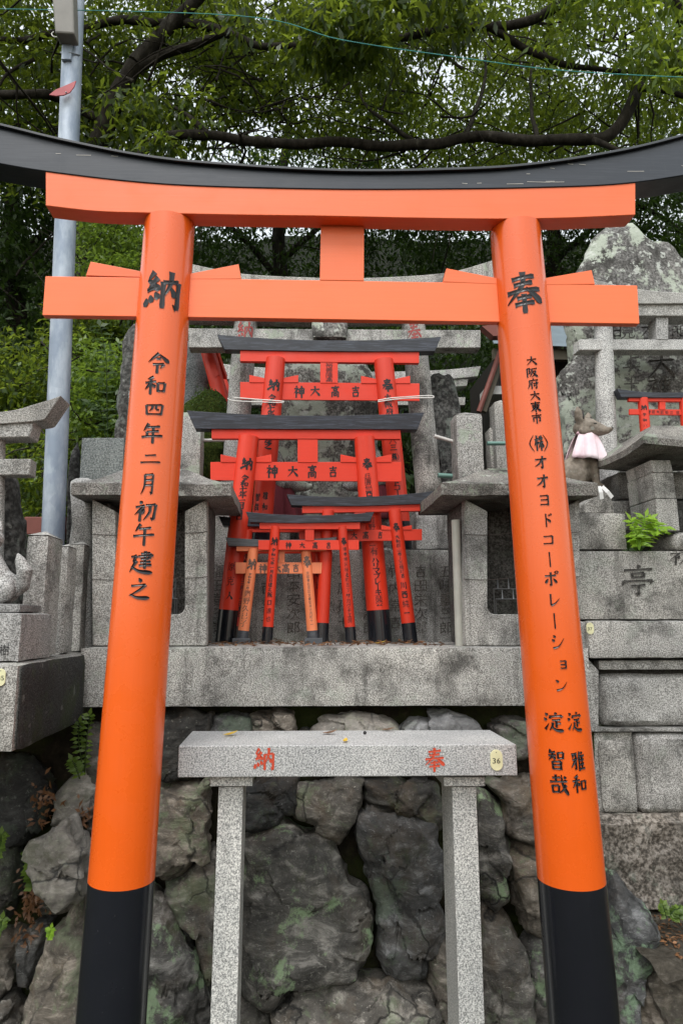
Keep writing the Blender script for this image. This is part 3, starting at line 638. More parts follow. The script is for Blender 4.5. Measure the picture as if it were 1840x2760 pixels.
def lantern(label, bx0, bx1, ix0, ix1, rx0, rx1, topx0, topx1, flip):
    Yf = 2.93; base = W((bx0 + bx1) / 2, 1742, Yf)
    t = thing('stone_lantern', label, 'stone lantern', Vector((base.x, 3.1, Z_SLAB)), 'roofed stone candle lanterns')
    mb = MB(); frame_ring(mb, bx0, 1345, bx1, 1741, ix0, 1378, ix1, 1656, 22, Yf, .07); mb.build('front_frame', M['granite_old'], t, 40, .004)
    xa, xb = W(bx0, 1500, Yf).x, W(bx1, 1500, Yf).x; zt = W(bx0, 1345, Yf).z
    for x0, x1 in ((xa + .004, xa + .055), (xb - .055, xb - .004)):
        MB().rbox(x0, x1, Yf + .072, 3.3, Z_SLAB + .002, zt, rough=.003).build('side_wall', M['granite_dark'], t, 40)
    MB().box(xa + .06, xb - .06, 3.25, 3.3, Z_SLAB + .002, zt).build('back_wall', M['granite_dark'], t)  # dark colour paints the shade inside the lantern opening
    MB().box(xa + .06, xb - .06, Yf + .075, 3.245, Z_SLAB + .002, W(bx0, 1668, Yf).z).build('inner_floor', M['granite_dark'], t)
    # roof: eave block, rising hip
    e0 = W(rx0, 1337, 2.85); e1 = W(rx1, 1337, 2.85); z0 = e0.z; z1 = W(rx0, 1300, 2.85).z; z2 = W((rx0 + rx1) / 2, 1266, 3.05).z
    u0 = W(topx0, 1258, 3.05).x; u1 = W(topx1, 1258, 3.05).x; yb = 3.42
    def ring(x0, x1, y0, y1, z, nx=16, ny=8):
        pts = []
        for i in range(nx): pts.append(Vector((lerp(x0, x1, i / nx), y0, z)))
        for i in range(ny): pts.append(Vector((x1, lerp(y0, y1, i / ny), z)))
        for i in range(nx): pts.append(Vector((lerp(x1, x0, i / nx), y1, z)))
        for i in range(ny): pts.append(Vector((x0, lerp(y1, y0, i / ny), z)))
        return pts
    rings = [ring(e0.x + .03, e1.x - .03, 2.885, yb - .03, z0 + .001), ring(e0.x, e1.x, 2.85, yb, z0 + .006), ring(e0.x, e1.x, 2.85, yb, (z0 + z1) / 2), ring(e0.x, e1.x, 2.85, yb, z1 - .004), ring(e0.x + .008, e1.x - .008, 2.858, yb - .008, z1 + .002)]
    for k in (.25, .5, .75, 1): rings.append(ring(lerp(e0.x, u0, k), lerp(e1.x, u1, k), lerp(2.86, 3.05, k), lerp(yb, 3.2, k), lerp(z1, z2, k ** 1.25)))
    rings = [[p + noise.noise_vector(p * 8) * .005 + noise.noise_vector(p * 25) * .002 for p in r] for r in rings]
    mb = MB(); mb.loft(rings); rf = mb.build('roof', M['roof_stone'], t, 35)
    MB().rbox(u0 + .03, u1 - .03, 3.08, 3.17, z2 - .01, z2 + .02, rough=.004).build('ridge_block', M['roof_stone'], rf, 40)
    # candle rack inside
    mb = MB(); zf = W(ix0, 1664, Yf).z
    ca, cb = W(ix0 + 22, 1600, 3.08).x, W(ix1 - 20, 1600, 3.08).x
    for (y, z, s_) in ((3.08, .085, 0), (3.14, .135, .02)):
        mb.tube([(ca + s_ * .5, y, zf), (ca + s_ * .5, y, zf + z), (cb - s_, y, zf + z), (cb - s_, y, zf)], .0035, 8)
        for i in range(5):
            x = lerp(ca, cb, (i + .6) / 5); mb.tube([(x, y, zf + z), (x, y, zf + z + .01), (x, y, zf + z + .05)], [.008, .004, .0006], 8)
    mb.build('candle_rack', M['iron'], t, 40)
    for y in (1440, 1561):
        pts = []
        for x in np.linspace(bx0 - 3, ix0 + 90, 10): pts.append(W(x, y - (x - bx0) * .06 + 6 * math.sin((x - bx0) * .02), Yf - .003))
        for x in np.linspace(ix0 + 95, bx1 + 3, 10): pts.append(W(x, y - 8 + 5 * math.sin((x - bx0) * .03), Yf - .003))
        MB().tube(pts, .0012, 6).build('wire', M['wire'], t)
    return t
lantern('roofed stone candle lantern left of the small red torii', 248, 557, 311, 498, 190, 622, 335, 505, 0)
lantern('roofed stone candle lantern right of the small red torii', 1253, 1562, 1313, 1503, 1191, 1613, 1300, 1470, 1)
for (x0, x1, y0, y1, lab) in ((1218, 1241, 1402, 1706, 'pale plastic pipe standing beside the right stone lantern'), (553, 566, 1400, 1712, 'pale plastic pipe standing beside the left stone lantern')):
    a = W((x0 + x1) / 2 - 2, y0, 3.0); b = W((x0 + x1) / 2 + (8 if x0 > 900 else -4), y1, 3.0); b.z = Z_SLAB
    tag(MB().tube([a, a.lerp(b, .5), b], (x1 - x0) / 2 * S(a), 16).build('pipe', M['pipe'] if x0 > 900 else M['wood'], None, 50), lab, 'pipe', 'plastic pipes')
# ================================================================== SMALL TORII
def torii(name, label, Y, kas, shim, nuki, pil, strut, split, mats, letters_nuki=(), letters_strut=(), wedges=True, foot_z=None, dep=.03, plates=False, lean=.0, ink='ink', kdep=.035, group='small red torii leaning on the altar'):
    """kas: (TL, top mid, TR, BL, bottom mid, BR); shim / nuki: (x0,y0,y1, x1,y0,y1); pil: [(xt,yt,wt, xb,yb,wb, letters)]"""
    mk, mbm, mp, mbase = mats
    cx = (pil[0][3] + pil[1][3]) / 2; foot = W(cx, pil[0][4], Y); z0 = foot_z if foot_z is not None else foot.z
    t = thing(name, label, 'torii gate', Vector((foot.x, Y, z0)), group)
    TL, TM, TR, BL, BM, BR = kas
    mb = MB(); beam(mb, curve_st((TL[0], TL[1], BL[0], BL[1]), (TM[0], TM[1], BM[0], BM[1]), (TR[0], TR[1], BR[0], BR[1])), Y - .022, kdep + .03)
    mb.build('top_beam', mk, t, 30, .001)
    mb = MB(); beam(mb, [(shim[0], shim[1], shim[0], shim[2]), (shim[3], shim[4], shim[3], shim[5])], Y - .012, dep); mb.build('upper_beam', mbm, t, 0, .001)
    nk = MB(); beam(nk, [(nuki[0], nuki[1], nuki[0], nuki[2]), (nuki[3], nuki[4], nuki[3], nuki[5])], Y - .006, .012); nk = nk.build('tie_beam', mbm, t, 0, .001)
    if letters_nuki:
        mb = MB()
        for L in letters_nuki: write_flat(mb, *L, lambda y: Y - .006, .0012, .15, .0004)
        mb.build('inscription', M[ink], nk, fix=False)
    if strut:
        mb = MB(); s0, s1 = strut[:2]; y0 = lerp(shim[2], shim[5], (s0 - shim[0]) / (shim[3] - shim[0])) - 1; y1 = lerp(nuki[1], nuki[4], (s0 - nuki[0]) / (nuki[3] - nuki[0])) + 1
        beam(mb, [(s0, y0, s0, y1), (s1, y0, s1, y1)], Y - .009, .02); so_ = mb.build('center_strut', mbm, t, 0, .001)
        if letters_strut:
            mb = MB()
            for L in letters_strut: write_flat(mb, *L, lambda y: Y - .009, .001, .11, .0004)
            mb.build('inscription', M[ink], so_, fix=False)
    for i, (xt, yt, wt_, xb, yb, wb, let) in enumerate(pil):
        A = W(xt, yt, Y); B = W(xb, yb, Y)
        if foot_z is not None: B = A + (B - A) * ((A.z - foot_z) / (A.z - B.z))
        ra = wt_ / 2 * S(A); rb = wb / 2 * S(B)
        zs = W(xb, split, Y - rb).z; fr = (A.z - zs) / (A.z - B.z)
        p = pillar(t, A, B, ra, rb, mp, max(.05, min(1, fr)), mbase, let, M[ink], .16, .0004, n=28)
        if wedges:
            ytop = lerp(nuki[1], nuki[4], (xt - nuki[0]) / (nuki[3] - nuki[0])); hw = wt_ / 2; hh = (nuki[2] - nuki[1])
            ax = xt + (xb - xt) * (ytop - yt) / (yb - yt)
            for s_ in (-1, 1):
                o0 = ax + s_ * (hw + hh * .85); i0 = ax + s_ * hw * .6
                st = [(o0, ytop - hh * .42, o0, ytop + .5), (i0, ytop - hh * .2, i0, ytop + .5)]
                if s_ > 0: st = st[::-1]
                mb = MB(); beam(mb, st, Y - .010, .02); mb.build('wedge', mbm, t, 0, .0008)
        if plates:
            k = S(B); mb = MB(); mb.rbox(B.x - 24 * k, B.x + 24 * k, Y - .055, Y + .04, B.z - .001, B.z + 14 * k, seg=.02, rough=0, rnd=.001)
            mb.build('base_plate', mk, t, 40)
    return t
def col(chars, x0, y0, x1, y1, w_, h_=None):
    n_ = max(1, len(chars) - 1); return [(c, lerp(x0, x1, i / n_), lerp(y0, y1, i / n_), w_, h_ or w_) for i, c in enumerate(chars)]
RED = (M['kasagi_small'], M['red'], M['redround'], M['black'])
torii('torii', 'small red torii tied with white cord to the stone pillars, uppermost of the stack', 3.66,
      ((585, 901), (850, 917), (1189, 907), (605, 941), (850, 946), (1172, 946)), (647, 944, 973, 1129, 947, 978), (647, 1029, 1076, 1130, 1033, 1080),
      [(743, 968, 52, 703, 1440, 58, [('納', 738, 1038, 34, 34)] + col('令和七年一月吉日建之', 733, 1072, 722, 1200, 22, 20) + col('智哉', 694, 1339, 691, 1366, 15, 22) + col('雅和', 715, 1336, 713, 1366, 15, 22)),
       (1033, 972, 52, 1080, 1440, 56, [('奉', 1044, 1038, 32, 36)] + col('大阪府大東市六三', 1045, 1070, 1060, 1206, 21, 18) + [('㈱', 1062, 1231, 18, 22)] + col('オオヨドコーポ', 1063, 1258, 1073, 1342, 20, 16))],
      (863, 910), 1404, RED, [('神', 806, 1056, 30, 34), ('大', 849, 1054, 28, 30), ('高', 903, 1055, 24, 32), ('吉', 958, 1055, 26, 30)],
      [(c, 887, 984 + i * 13, 20, 13) for i, c in enumerate('裕善隆高')], foot_z=Z_UP)
torii('torii', 'second small red torii from the top, with thick round pillars and four characters', 3.45,
      ((503, 1106), (814, 1120), (1143, 1111), (525, 1155), (814, 1156), (1125, 1157)), (570, 1155, 1182, 1079, 1156, 1183), (567, 1245, 1294, 1081, 1245, 1298),
      [(670, 1178, 54, 611, 1733, 62, [('納', 666, 1251, 34, 36)] + col('令和七年一月吉日', 660, 1289, 645, 1392, 22, 20) + col('原克人', 624, 1526, 618, 1606, 20, 24)),
       (981, 1180, 54, 1025, 1733, 63, [('奉', 989, 1250, 28, 32)] + col('兵庫県加西市', 990, 1283, 996, 1342, 19, 15) + col('町野', 1001, 1402, 1002, 1420, 18, 17) + [('一', 1004, 1470, 18, 12), ('有', 1008, 1486, 20, 22)] + col('ハリマブレーキ商会', 1011, 1510, 1022, 1625, 20, 18))],
      (802, 856), 1644, RED, [('神', 733, 1271, 32, 36), ('大', 789, 1271, 30, 32), ('高', 841, 1271, 26, 36), ('吉', 897, 1271, 27, 30)], foot_z=Z_SLAB + .002)
torii('torii', 'small red torii at the right of the stack beside the stone lantern', 3.36,
      ((773, 1332), (971, 1339), (1171, 1323), (785, 1362), (971, 1363), (1162, 1356)), (814, 1364, 1383, 1132, 1357, 1377), (806, 1432, 1461, 1137, 1426, 1456),
      [(884, 1376, 33, 866, 1733, 36, []), (1062, 1374, 33, 1107, 1735, 38, [('奉', 1067, 1421, 19, 25)] + col('大和郡山市上三橋町吉', 1070, 1447, 1085, 1552, 11, 11) + col('川西純一', 1087, 1578, 1096, 1652, 17, 20))],
      (955, 985), 1679, RED, [('大', 954, 1444, 18, 19), ('高', 985, 1443, 17, 21), ('吉', 1024, 1442, 15, 19)], foot_z=Z_SLAB + .002)
torii('torii', 'dim red torii half hidden behind the pale orange one', 3.44,
      ((589, 1391), (760, 1400), (925, 1390), (600, 1417), (760, 1419), (915, 1416)), (626, 1418, 1434, 890, 1420, 1434), (620, 1481, 1492, 890, 1481, 1492),
      [(668, 1430, 26, 636, 1731, 30, col('令和六年十二月十一日建之', 664, 1500, 643, 1655, 14, 14)), (846, 1430, 26, 872, 1731, 29, col('坂田尾良', 856, 1545, 865, 1640, 15, 20))],
      None, 1688, RED, wedges=False, foot_z=Z_SLAB + .002)
torii('torii', 'small red torii at the front with the names in thin black ink', 3.3,
      ((662, 1379), (835, 1389), (1008, 1380), (673, 1407), (835, 1409), (997, 1404)), (699, 1408, 1426, 970, 1408, 1426), (696, 1456, 1482, 967, 1456, 1482),
      [(742, 1420, 26, 719, 1733, 29, [('納', 740, 1460, 19, 24)] + col('令和七年一月吉日建之', 737, 1483, 727, 1588, 11, 11) + col('阪口達也', 727, 1603, 723, 1668, 13, 15)),
       (922, 1420, 25, 946, 1733, 29, [('奉', 926, 1459, 16, 22)] + col('堺市堺区桜之町三丁', 929, 1480, 938, 1590, 10, 11) + col('サカグチ工房', 938, 1606, 943, 1672, 12, 13))],
      (822, 846), 1690, RED, [('神', 777, 1470, 17, 18), ('大', 814, 1470, 16, 17), ('高', 849, 1470, 15, 19), ('吉', 885, 1470, 14, 18)], wedges=False, foot_z=Z_SLAB + .002)
torii('torii', 'pale faded orange torii on square base plates with grey characters', 3.34,
      ((607, 1448), (755, 1455), (908, 1447), (615, 1471), (755, 1473), (900, 1470)), (637, 1472, 1485, 880, 1472, 1485), (635, 1516, 1546, 869, 1516, 1546),
      [(683, 1480, 28, 652, 1733, 31, [('納', 679, 1522, 25, 32)] + col('令和七年一月', 674, 1548, 667, 1585, 9, 7) + col('鷹野久巳子', 667, 1599, 656, 1680, 18, 18)),
       (823, 1480, 27, 844, 1733, 30, [('奉', 827, 1514, 24, 32)] + col('京都市右京区太秦安井辻内町十一', 829, 1545, 840, 1683, 8, 9))],
      (751, 767), 1700, (M['grey_wash'], M['peach'], M['peach'], M['grey_wash']), [('神', 708, 1533, 23, 26), ('大', 747, 1533, 22, 24), ('高', 770, 1532, 22, 26), ('吉', 797, 1531, 20, 22)], wedges=False, plates=True, foot_z=Z_SLAB + .002, ink='ink_grey')
# white cords
for pts, lab in (([(613, 1074), (630, 1080), (690, 1083), (757, 1085), (757, 1081), (690, 1076), (630, 1071)], 'white cord tying the uppermost red torii to the left stone pillar'),
                 ([(1018, 1079), (1050, 1073), (1100, 1069), (1160, 1066), (1168, 1070), (1160, 1072), (1100, 1073), (1050, 1078), (1018, 1083)], 'white cord tying the uppermost red torii to the right stone pillar')):
    mb = MB(); mb.tube(smooth_path([W(x, y, 3.60) for x, y in pts], 5), .0032, 8)
    tag(mb.build('cord', M['rope'], None, 50), lab, 'cord', 'white tying cords')
# ================================================================== STONE TORII BEHIND
def stone_torii(label, Y, kas_st, shim_st, nuki_st, pil, strut, mat, dep, base_z, letters=(), plaque_=None):
    t = thing('stone_torii', label, 'torii gate', Vector((W((pil[0][2] + pil[1][2]) / 2, 1400, Y).x, Y, base_z)), 'grey stone torii')
    if kas_st:
        P_ = smooth_path([Vector((a, b, 0)) for a, b, c, d in kas_st], 4); Q_ = smooth_path([Vector((c, d, 0)) for a, b, c, d in kas_st], 4)
        mb = MB(); beam(mb, [(p.x, p.y, q.x, q.y) for p, q in zip(P_, Q_)], Y - dep / 2, dep); mb.build('top_beam', mat, t, 40, .004)
    if shim_st: mb = MB(); beam(mb, shim_st, Y - dep * .4, dep * .8); mb.build('upper_beam', mat, t, 40, .004)
    if nuki_st: mb = MB(); beam(mb, nuki_st, Y - dep * .28, dep * .56); mb.build('tie_beam', mat, t, 40, .004)
    for (xt, yt, xb, yb, wt_, wb) in pil:
        A = W(xt, yt, Y); B = W(xb, yb, Y); k = (A.z - base_z) / (A.z - B.z); B = A + (B - A) * k
        p = pillar(t, A, B, wt_ / 2 * S(A), wb / 2 * S(B), mat, 1, mat, [l for l in letters if abs(l[1] - xt) < 60], M['dark_red_ink'], .10, .001)
    if strut: mb = MB(); beam(mb, strut, Y - dep * .3, dep * .6); mb.build('center_strut', mat, t, 0, .004)
    if plaque_: mb = MB(); pbox(mb, *plaque_, Y - dep * .62, Y - dep * .3, seg=.03, rough=.008, rnd=.008, seed=4); mb.build('name_plaque', M['lichen_stone'], t, 40)
    return t
stone_torii('tall grey stone torii rising behind the stack of red torii', 3.86, [(430, 690, 442, 770), (523, 712, 523, 800), (657, 737, 657, 815), (845, 747, 845, 822), (986, 748, 986, 824), (1195, 735, 1195, 812), (1319, 703, 1319, 795), (1400, 676, 1388, 765)],
            [(470, 800, 474, 850), (845, 822, 845, 858), (1370, 798, 1366, 850)], [(508, 884, 508, 936), (1295, 889, 1295, 937)],
            [(664, 840, 622, 1400, 62, 70), (1110, 840, 1162, 1400, 62, 74)], [(862, 850, 862, 890), (915, 850, 915, 890)], M['granite_lich'], .16, Z_UP,
            [('納', 660, 893, 50, 56), ('奉', 1165 - 49, 893, 40, 60)], (842, 850, 937, 910))
for x0, x1, y0, y1, lab in ((1120, 1214, 1378, 1482, 'rough granite footing block under the right stone torii pillar'), (574, 668, 1378, 1482, 'rough granite footing block under the left stone torii pillar')):
    o = pbox(MB(), x0, y0, x1, y1, 3.76, 3.99, seg=.03, rough=.004, rnd=.006, seed=x0).build('footing_block', M['granite_old'], None, 40); tag(o, lab, 'stone block', 'torii footing blocks')
stone_torii('farther grey stone torii half hidden beyond the tall stone torii', 5.2, [(560, 968, 575, 1010), (640, 985, 640, 1025), (920, 1000, 920, 1040), (1100, 1000, 1100, 1036), (1210, 995, 1210, 1022), (1296, 986, 1288, 1014)],
            [(600, 1024, 600, 1045), (920, 1040, 920, 1062), (1262, 1020, 1258, 1040)], [(620, 1068, 620, 1092), (1254, 1070, 1253, 1092)],
            [(735, 1040, 720, 1400, 42, 48), (1190, 1030, 1212, 1400, 42, 50)], None, M['granite_lich'], .14, 1.9)
# ================================================================== FREE STONES (monuments, dark rocks)
def fit(poly, n):
    P = [Vector((a, b, 0)) for a, b in poly]; P.append(P[0]); L = [0]
    for i in range(1, len(P)): L.append(L[-1] + (P[i] - P[i - 1]).length)
    out = []
    for i in range(n):
        s_ = L[-1] * i / n; j = max(k for k in range(len(L)) if L[k] <= s_ + 1e-9); j = min(j, len(P) - 2)
        out.append(P[j].lerp(P[j + 1], (s_ - L[j]) / max(1e-6, L[j + 1] - L[j])))
    # one smoothing pass
    return [(out[i - 1] + out[i] * 2 + out[(i + 1) % n]) / 4 for i in range(n)]
def boulder(poly, Y, bulge, seed, amp=.02, back=None, n=72, K=16, flat=.55, ypl=None, craggy=.5):
    out = fit(poly, n); c = sum(out, Vector()) / n
    Yf = ypl if ypl else (lambda y: Y)
    back = bulge * .6 if back is None else back
    rings = []
    for side, B in ((1, bulge), (-1, back)):
        ks = range(K, 0, -1) if side == 1 else range(1, K + 1)
        seq = [(math.sin(math.pi / 2 * k / K)) for k in (range(1, K + 1) if side == 1 else range(K - 1, 0, -1))]
        for s_ in seq:
            d = max(0, 1 - s_ * s_) ** .5; s2 = s_ ** (flat); ring = []
            for p in out:
                q = c + (p - c) * s2; w_ = W(q.x, q.y, Yf(q.y)); w_.y -= side * B * d ** .75; ring.append(w_)
            rings.append(ring)
    so_ = Vector((seed * 5.1, seed * 2.3, seed * 7.7)); cen = sum((p for r in rings for p in r), Vector()) / (len(rings) * n); res = []
    for r in rings:
        rr = []
        for p in r:
            q = p * 4.2 + so_; d = (p - cen); d.normalize()
            h = noise.fractal(q, 1.0, 2.0, 3) * amp + (noise.ridged_multi_fractal(q * 1.3, .9, 2.1, 4, 1.0, 2.0) - 1.0) * amp * craggy
            vd, vp = noise.voronoi(q * 1.1); h += (vd[1] - vd[0]) * amp * 1.1 - amp * .3 + (vp[0] - q * 1.1).dot(Vector((.5, -.6, .6))) * amp * 1.3 + noise.fractal(q * 4, .7, 2.1, 5) * amp * .42
            rr.append(p + d * h + noise.noise_vector(q * 2.5) * amp * .35)
        res.append(rr)
    mb = MB(); mb.loft(res); return mb
def rock(name, label, cat, poly, Y, bulge, mat, seed, amp=.02, smooth=40, **k):
    return tag(boulder(poly, Y, bulge, seed, amp, **k).build(name, mat, None, smooth), label, cat)
rock('natural_stone_monument', 'rough lichened stone monument in the middle, behind the red torii plaque', 'stone monument', [(755, 960), (800, 935), (900, 930), (985, 955), (1010, 1060), (1030, 1260), (1040, 1490), (735, 1490), (742, 1260), (745, 1060)], 4.35, .12, M['lichen_stone'], 3, .03)
rock('dark_rock', 'tall dark rock with pale lichen between stone pillar and fence post', 'rock', [(1130, 1040), (1160, 1004), (1185, 1003), (1215, 1030), (1235, 1085), (1250, 1180), (1262, 1310), (1280, 1490), (1130, 1490)], 4.1, .12, M['dark_stone'], 5, .025)
rock('grey_rock', 'narrow grey upright rock right behind the large left orange pillar', 'rock', [(470, 930), (533, 925), (552, 1000), (565, 1060), (590, 1250), (590, 1490), (430, 1490), (450, 1200)], 4.3, .14, M['granite_blue'], 6, .03)
rock('dark_upright_stone', 'dark mossy upright slab left of the large left orange pillar', 'rock', [(335, 905), (352, 880), (420, 870), (450, 1000), (440, 1490), (300, 1490), (312, 1240), (322, 1060)], 4.2, .1, M['dark_stone'], 9, .025)
mr = boulder([(500, 1090), (530, 1055), (570, 1045), (600, 1062), (612, 1095), (625, 1170), (600, 1500), (470, 1500), (478, 1130)], 4.0, .12, 11, .03).build('mossy_rock', M['moss'], None, 60)
tag(mr, 'rounded rock capped with dark green moss behind the left fence post', 'rock')
mb = MB()
for i in range(900):
    a = random.uniform(500, 612); b = random.uniform(1042, 1115); p = W(a, b, 3.93) + Vector((0, random.uniform(-.06, .03), 0)); d = Vector((random.gauss(0, 1), random.gauss(-.5, 1), random.gauss(.6, 1))).normalized(); s_ = d.orthogonal().normalized()
    if b < 1045 + ((a - 558) / 62) ** 2 * 60: continue
    l = random.uniform(.008, .016); mb.add([p, p + d * l * .5 + s_ * l * .35, p + d * l, p + d * l * .5 - s_ * l * .35], [(0, 1, 2, 3)])
def tint(o, lo=0, hi=1):
    a = o.data.attributes.new('tint', 'FLOAT', 'FACE'); v = np.random.default_rng(3).uniform(lo, hi, len(o.data.polygons)).astype(np.float32); a.data.foreach_set('value', v); return o
tint(mb.build('moss_tuft', M['leaf_dark'], mr, fix=False))
rock('natural_stone_monument', 'huge pale lichened pointed stone monument at the right edge', 'stone monument',
     [(1522, 876), (1530, 800), (1555, 740), (1572, 690), (1592, 647), (1627, 620), (1690, 602), (1708, 612), (1746, 655), (1785, 671), (1850, 705), (1960, 800), (2010, 1000), (2020, 1400), (1500, 1400), (1512, 1165), (1490, 1035), (1535, 985)], 3.95, .12, M['lichen_stone'], 21, .022, n=120, K=22, flat=.35, craggy=.3)
rm = bpy.context.scene.objects[-1] if False else [o for o in COL.objects if o.name.startswith('natural_stone_monument')][-1]
mb = MB()
for ch, x, y, s_ in (('日', 1660, 893, 36), ('見', 1690, 893, 40), ('大', 1745, 890, 44), ('天', 1820, 890, 40), ('上', 1700, 970, 50), ('大', 1780, 985, 80), ('神', 1775, 1045, 66), ('土', 1700, 1040, 50), ('明', 1830, 900, 50)):
    write_flat(mb, ch, x, y, s_, s_, lambda y: 3.80, .0, .11, .01)
mb.build('inscription', M['groove'], rm, fix=False)
# stone torii at the right in front of the monument
stone_torii('slim grey stone torii standing before the huge pointed monument', 3.62, [(1560, 740, 1572, 800), (1700, 775, 1700, 817), (1860, 788, 1860, 817), (2020, 775, 2020, 817), (2160, 740, 2148, 800)],
            [(1590, 800, 1594, 850), (1850, 817.5, 1850, 851), (2130, 800, 2126, 850)], [(1560, 914, 1560, 943), (1860, 914, 1860, 943), (2150, 914, 2150, 943)],
            [(1624, 845, 1640, 1390, 46, 56), (2090, 845, 2110, 1390, 46, 56)], [(1768, 850, 1768, 915), (1801, 850, 1801, 915)], M['granite_grey'], .15, 2.0)
# ================================================================== FENCE POSTS, RAILS
def post(label, x0, y0, x1, y1, Y, dp, mat, peak=.03):
    a = W(x0, y1, Y); b = W(x1, y1, Y); zt = W((x0 + x1) / 2, y0, Y).z; zb = a.z
    mb = MB(); mb.rbox(a.x, b.x, Y, Y + dp, zb, zt - peak, seg=.03, rough=.0025, rnd=.005, seed=x0 % 17)
    # low pyramid top
    c = Vector(((a.x + b.x) / 2, Y + dp / 2, zt)); i = .004
    mb.add([(a.x + i, Y + i, zt - peak - .004), (b.x - i, Y + i, zt - peak - .004), (b.x - i, Y + dp - i, zt - peak - .004), (a.x + i, Y + dp - i, zt - peak - .004), c], [(0, 1, 4), (1, 2, 4), (2, 3, 4), (3, 0, 4), (3, 2, 1, 0)])
    return tag(mb.build('stone_post', mat, None, 40), label, 'stone post', 'stone fence posts')
post('stone fence post just left of the right orange pillar', 1238, 1100, 1313, 1400, 3.62, .16, M['granite_lich'])
post('short stone fence post seen low beside the right orange pillar', 1328, 1142, 1356, 1400, 3.95, .1, M['granite_lich'])
post('tall slim stone fence post behind the right orange pillar edge', 1345, 1070, 1400, 1400, 3.9, .12, M['granite_warm'])
post('slim pale stone fence post peeking right of the right orange pillar', 1490, 1045, 1524, 1400, 3.62, .12, M['granite_lich'], .02)
post('stone fence post peeking left of the left orange pillar', 328, 1046, 392, 1400, 3.62, .15, M['granite_lich'], .01)
post('stone fence post between left orange pillar and stone torii', 466, 1100, 536, 1400, 3.62, .15, M['granite_lich'], .02)
for (x0, y0, x1, y1, Y, r, m, lab) in ((1170, 1175, 1240, 1196, 3.72, .011, 'railw', 'slanting white rail between stone pillar and right fence post'), (535, 1187, 606, 1186, 3.72, .010, 'railw', 'level white rail beside the left fence post'),
                                        (1312, 1195, 1360, 1195, 3.75, .012, 'railg', 'green pipe rail running behind the right orange pillar'), (1180, 1281, 1242, 1285, 3.75, .014, 'railg', 'low green pipe rail next to the right fence post')):
    tag(MB().tube([W(x0, y0, Y), W(x1, y1, Y)], r, 12).build('rail', M[m], None, 50), lab, 'rail')
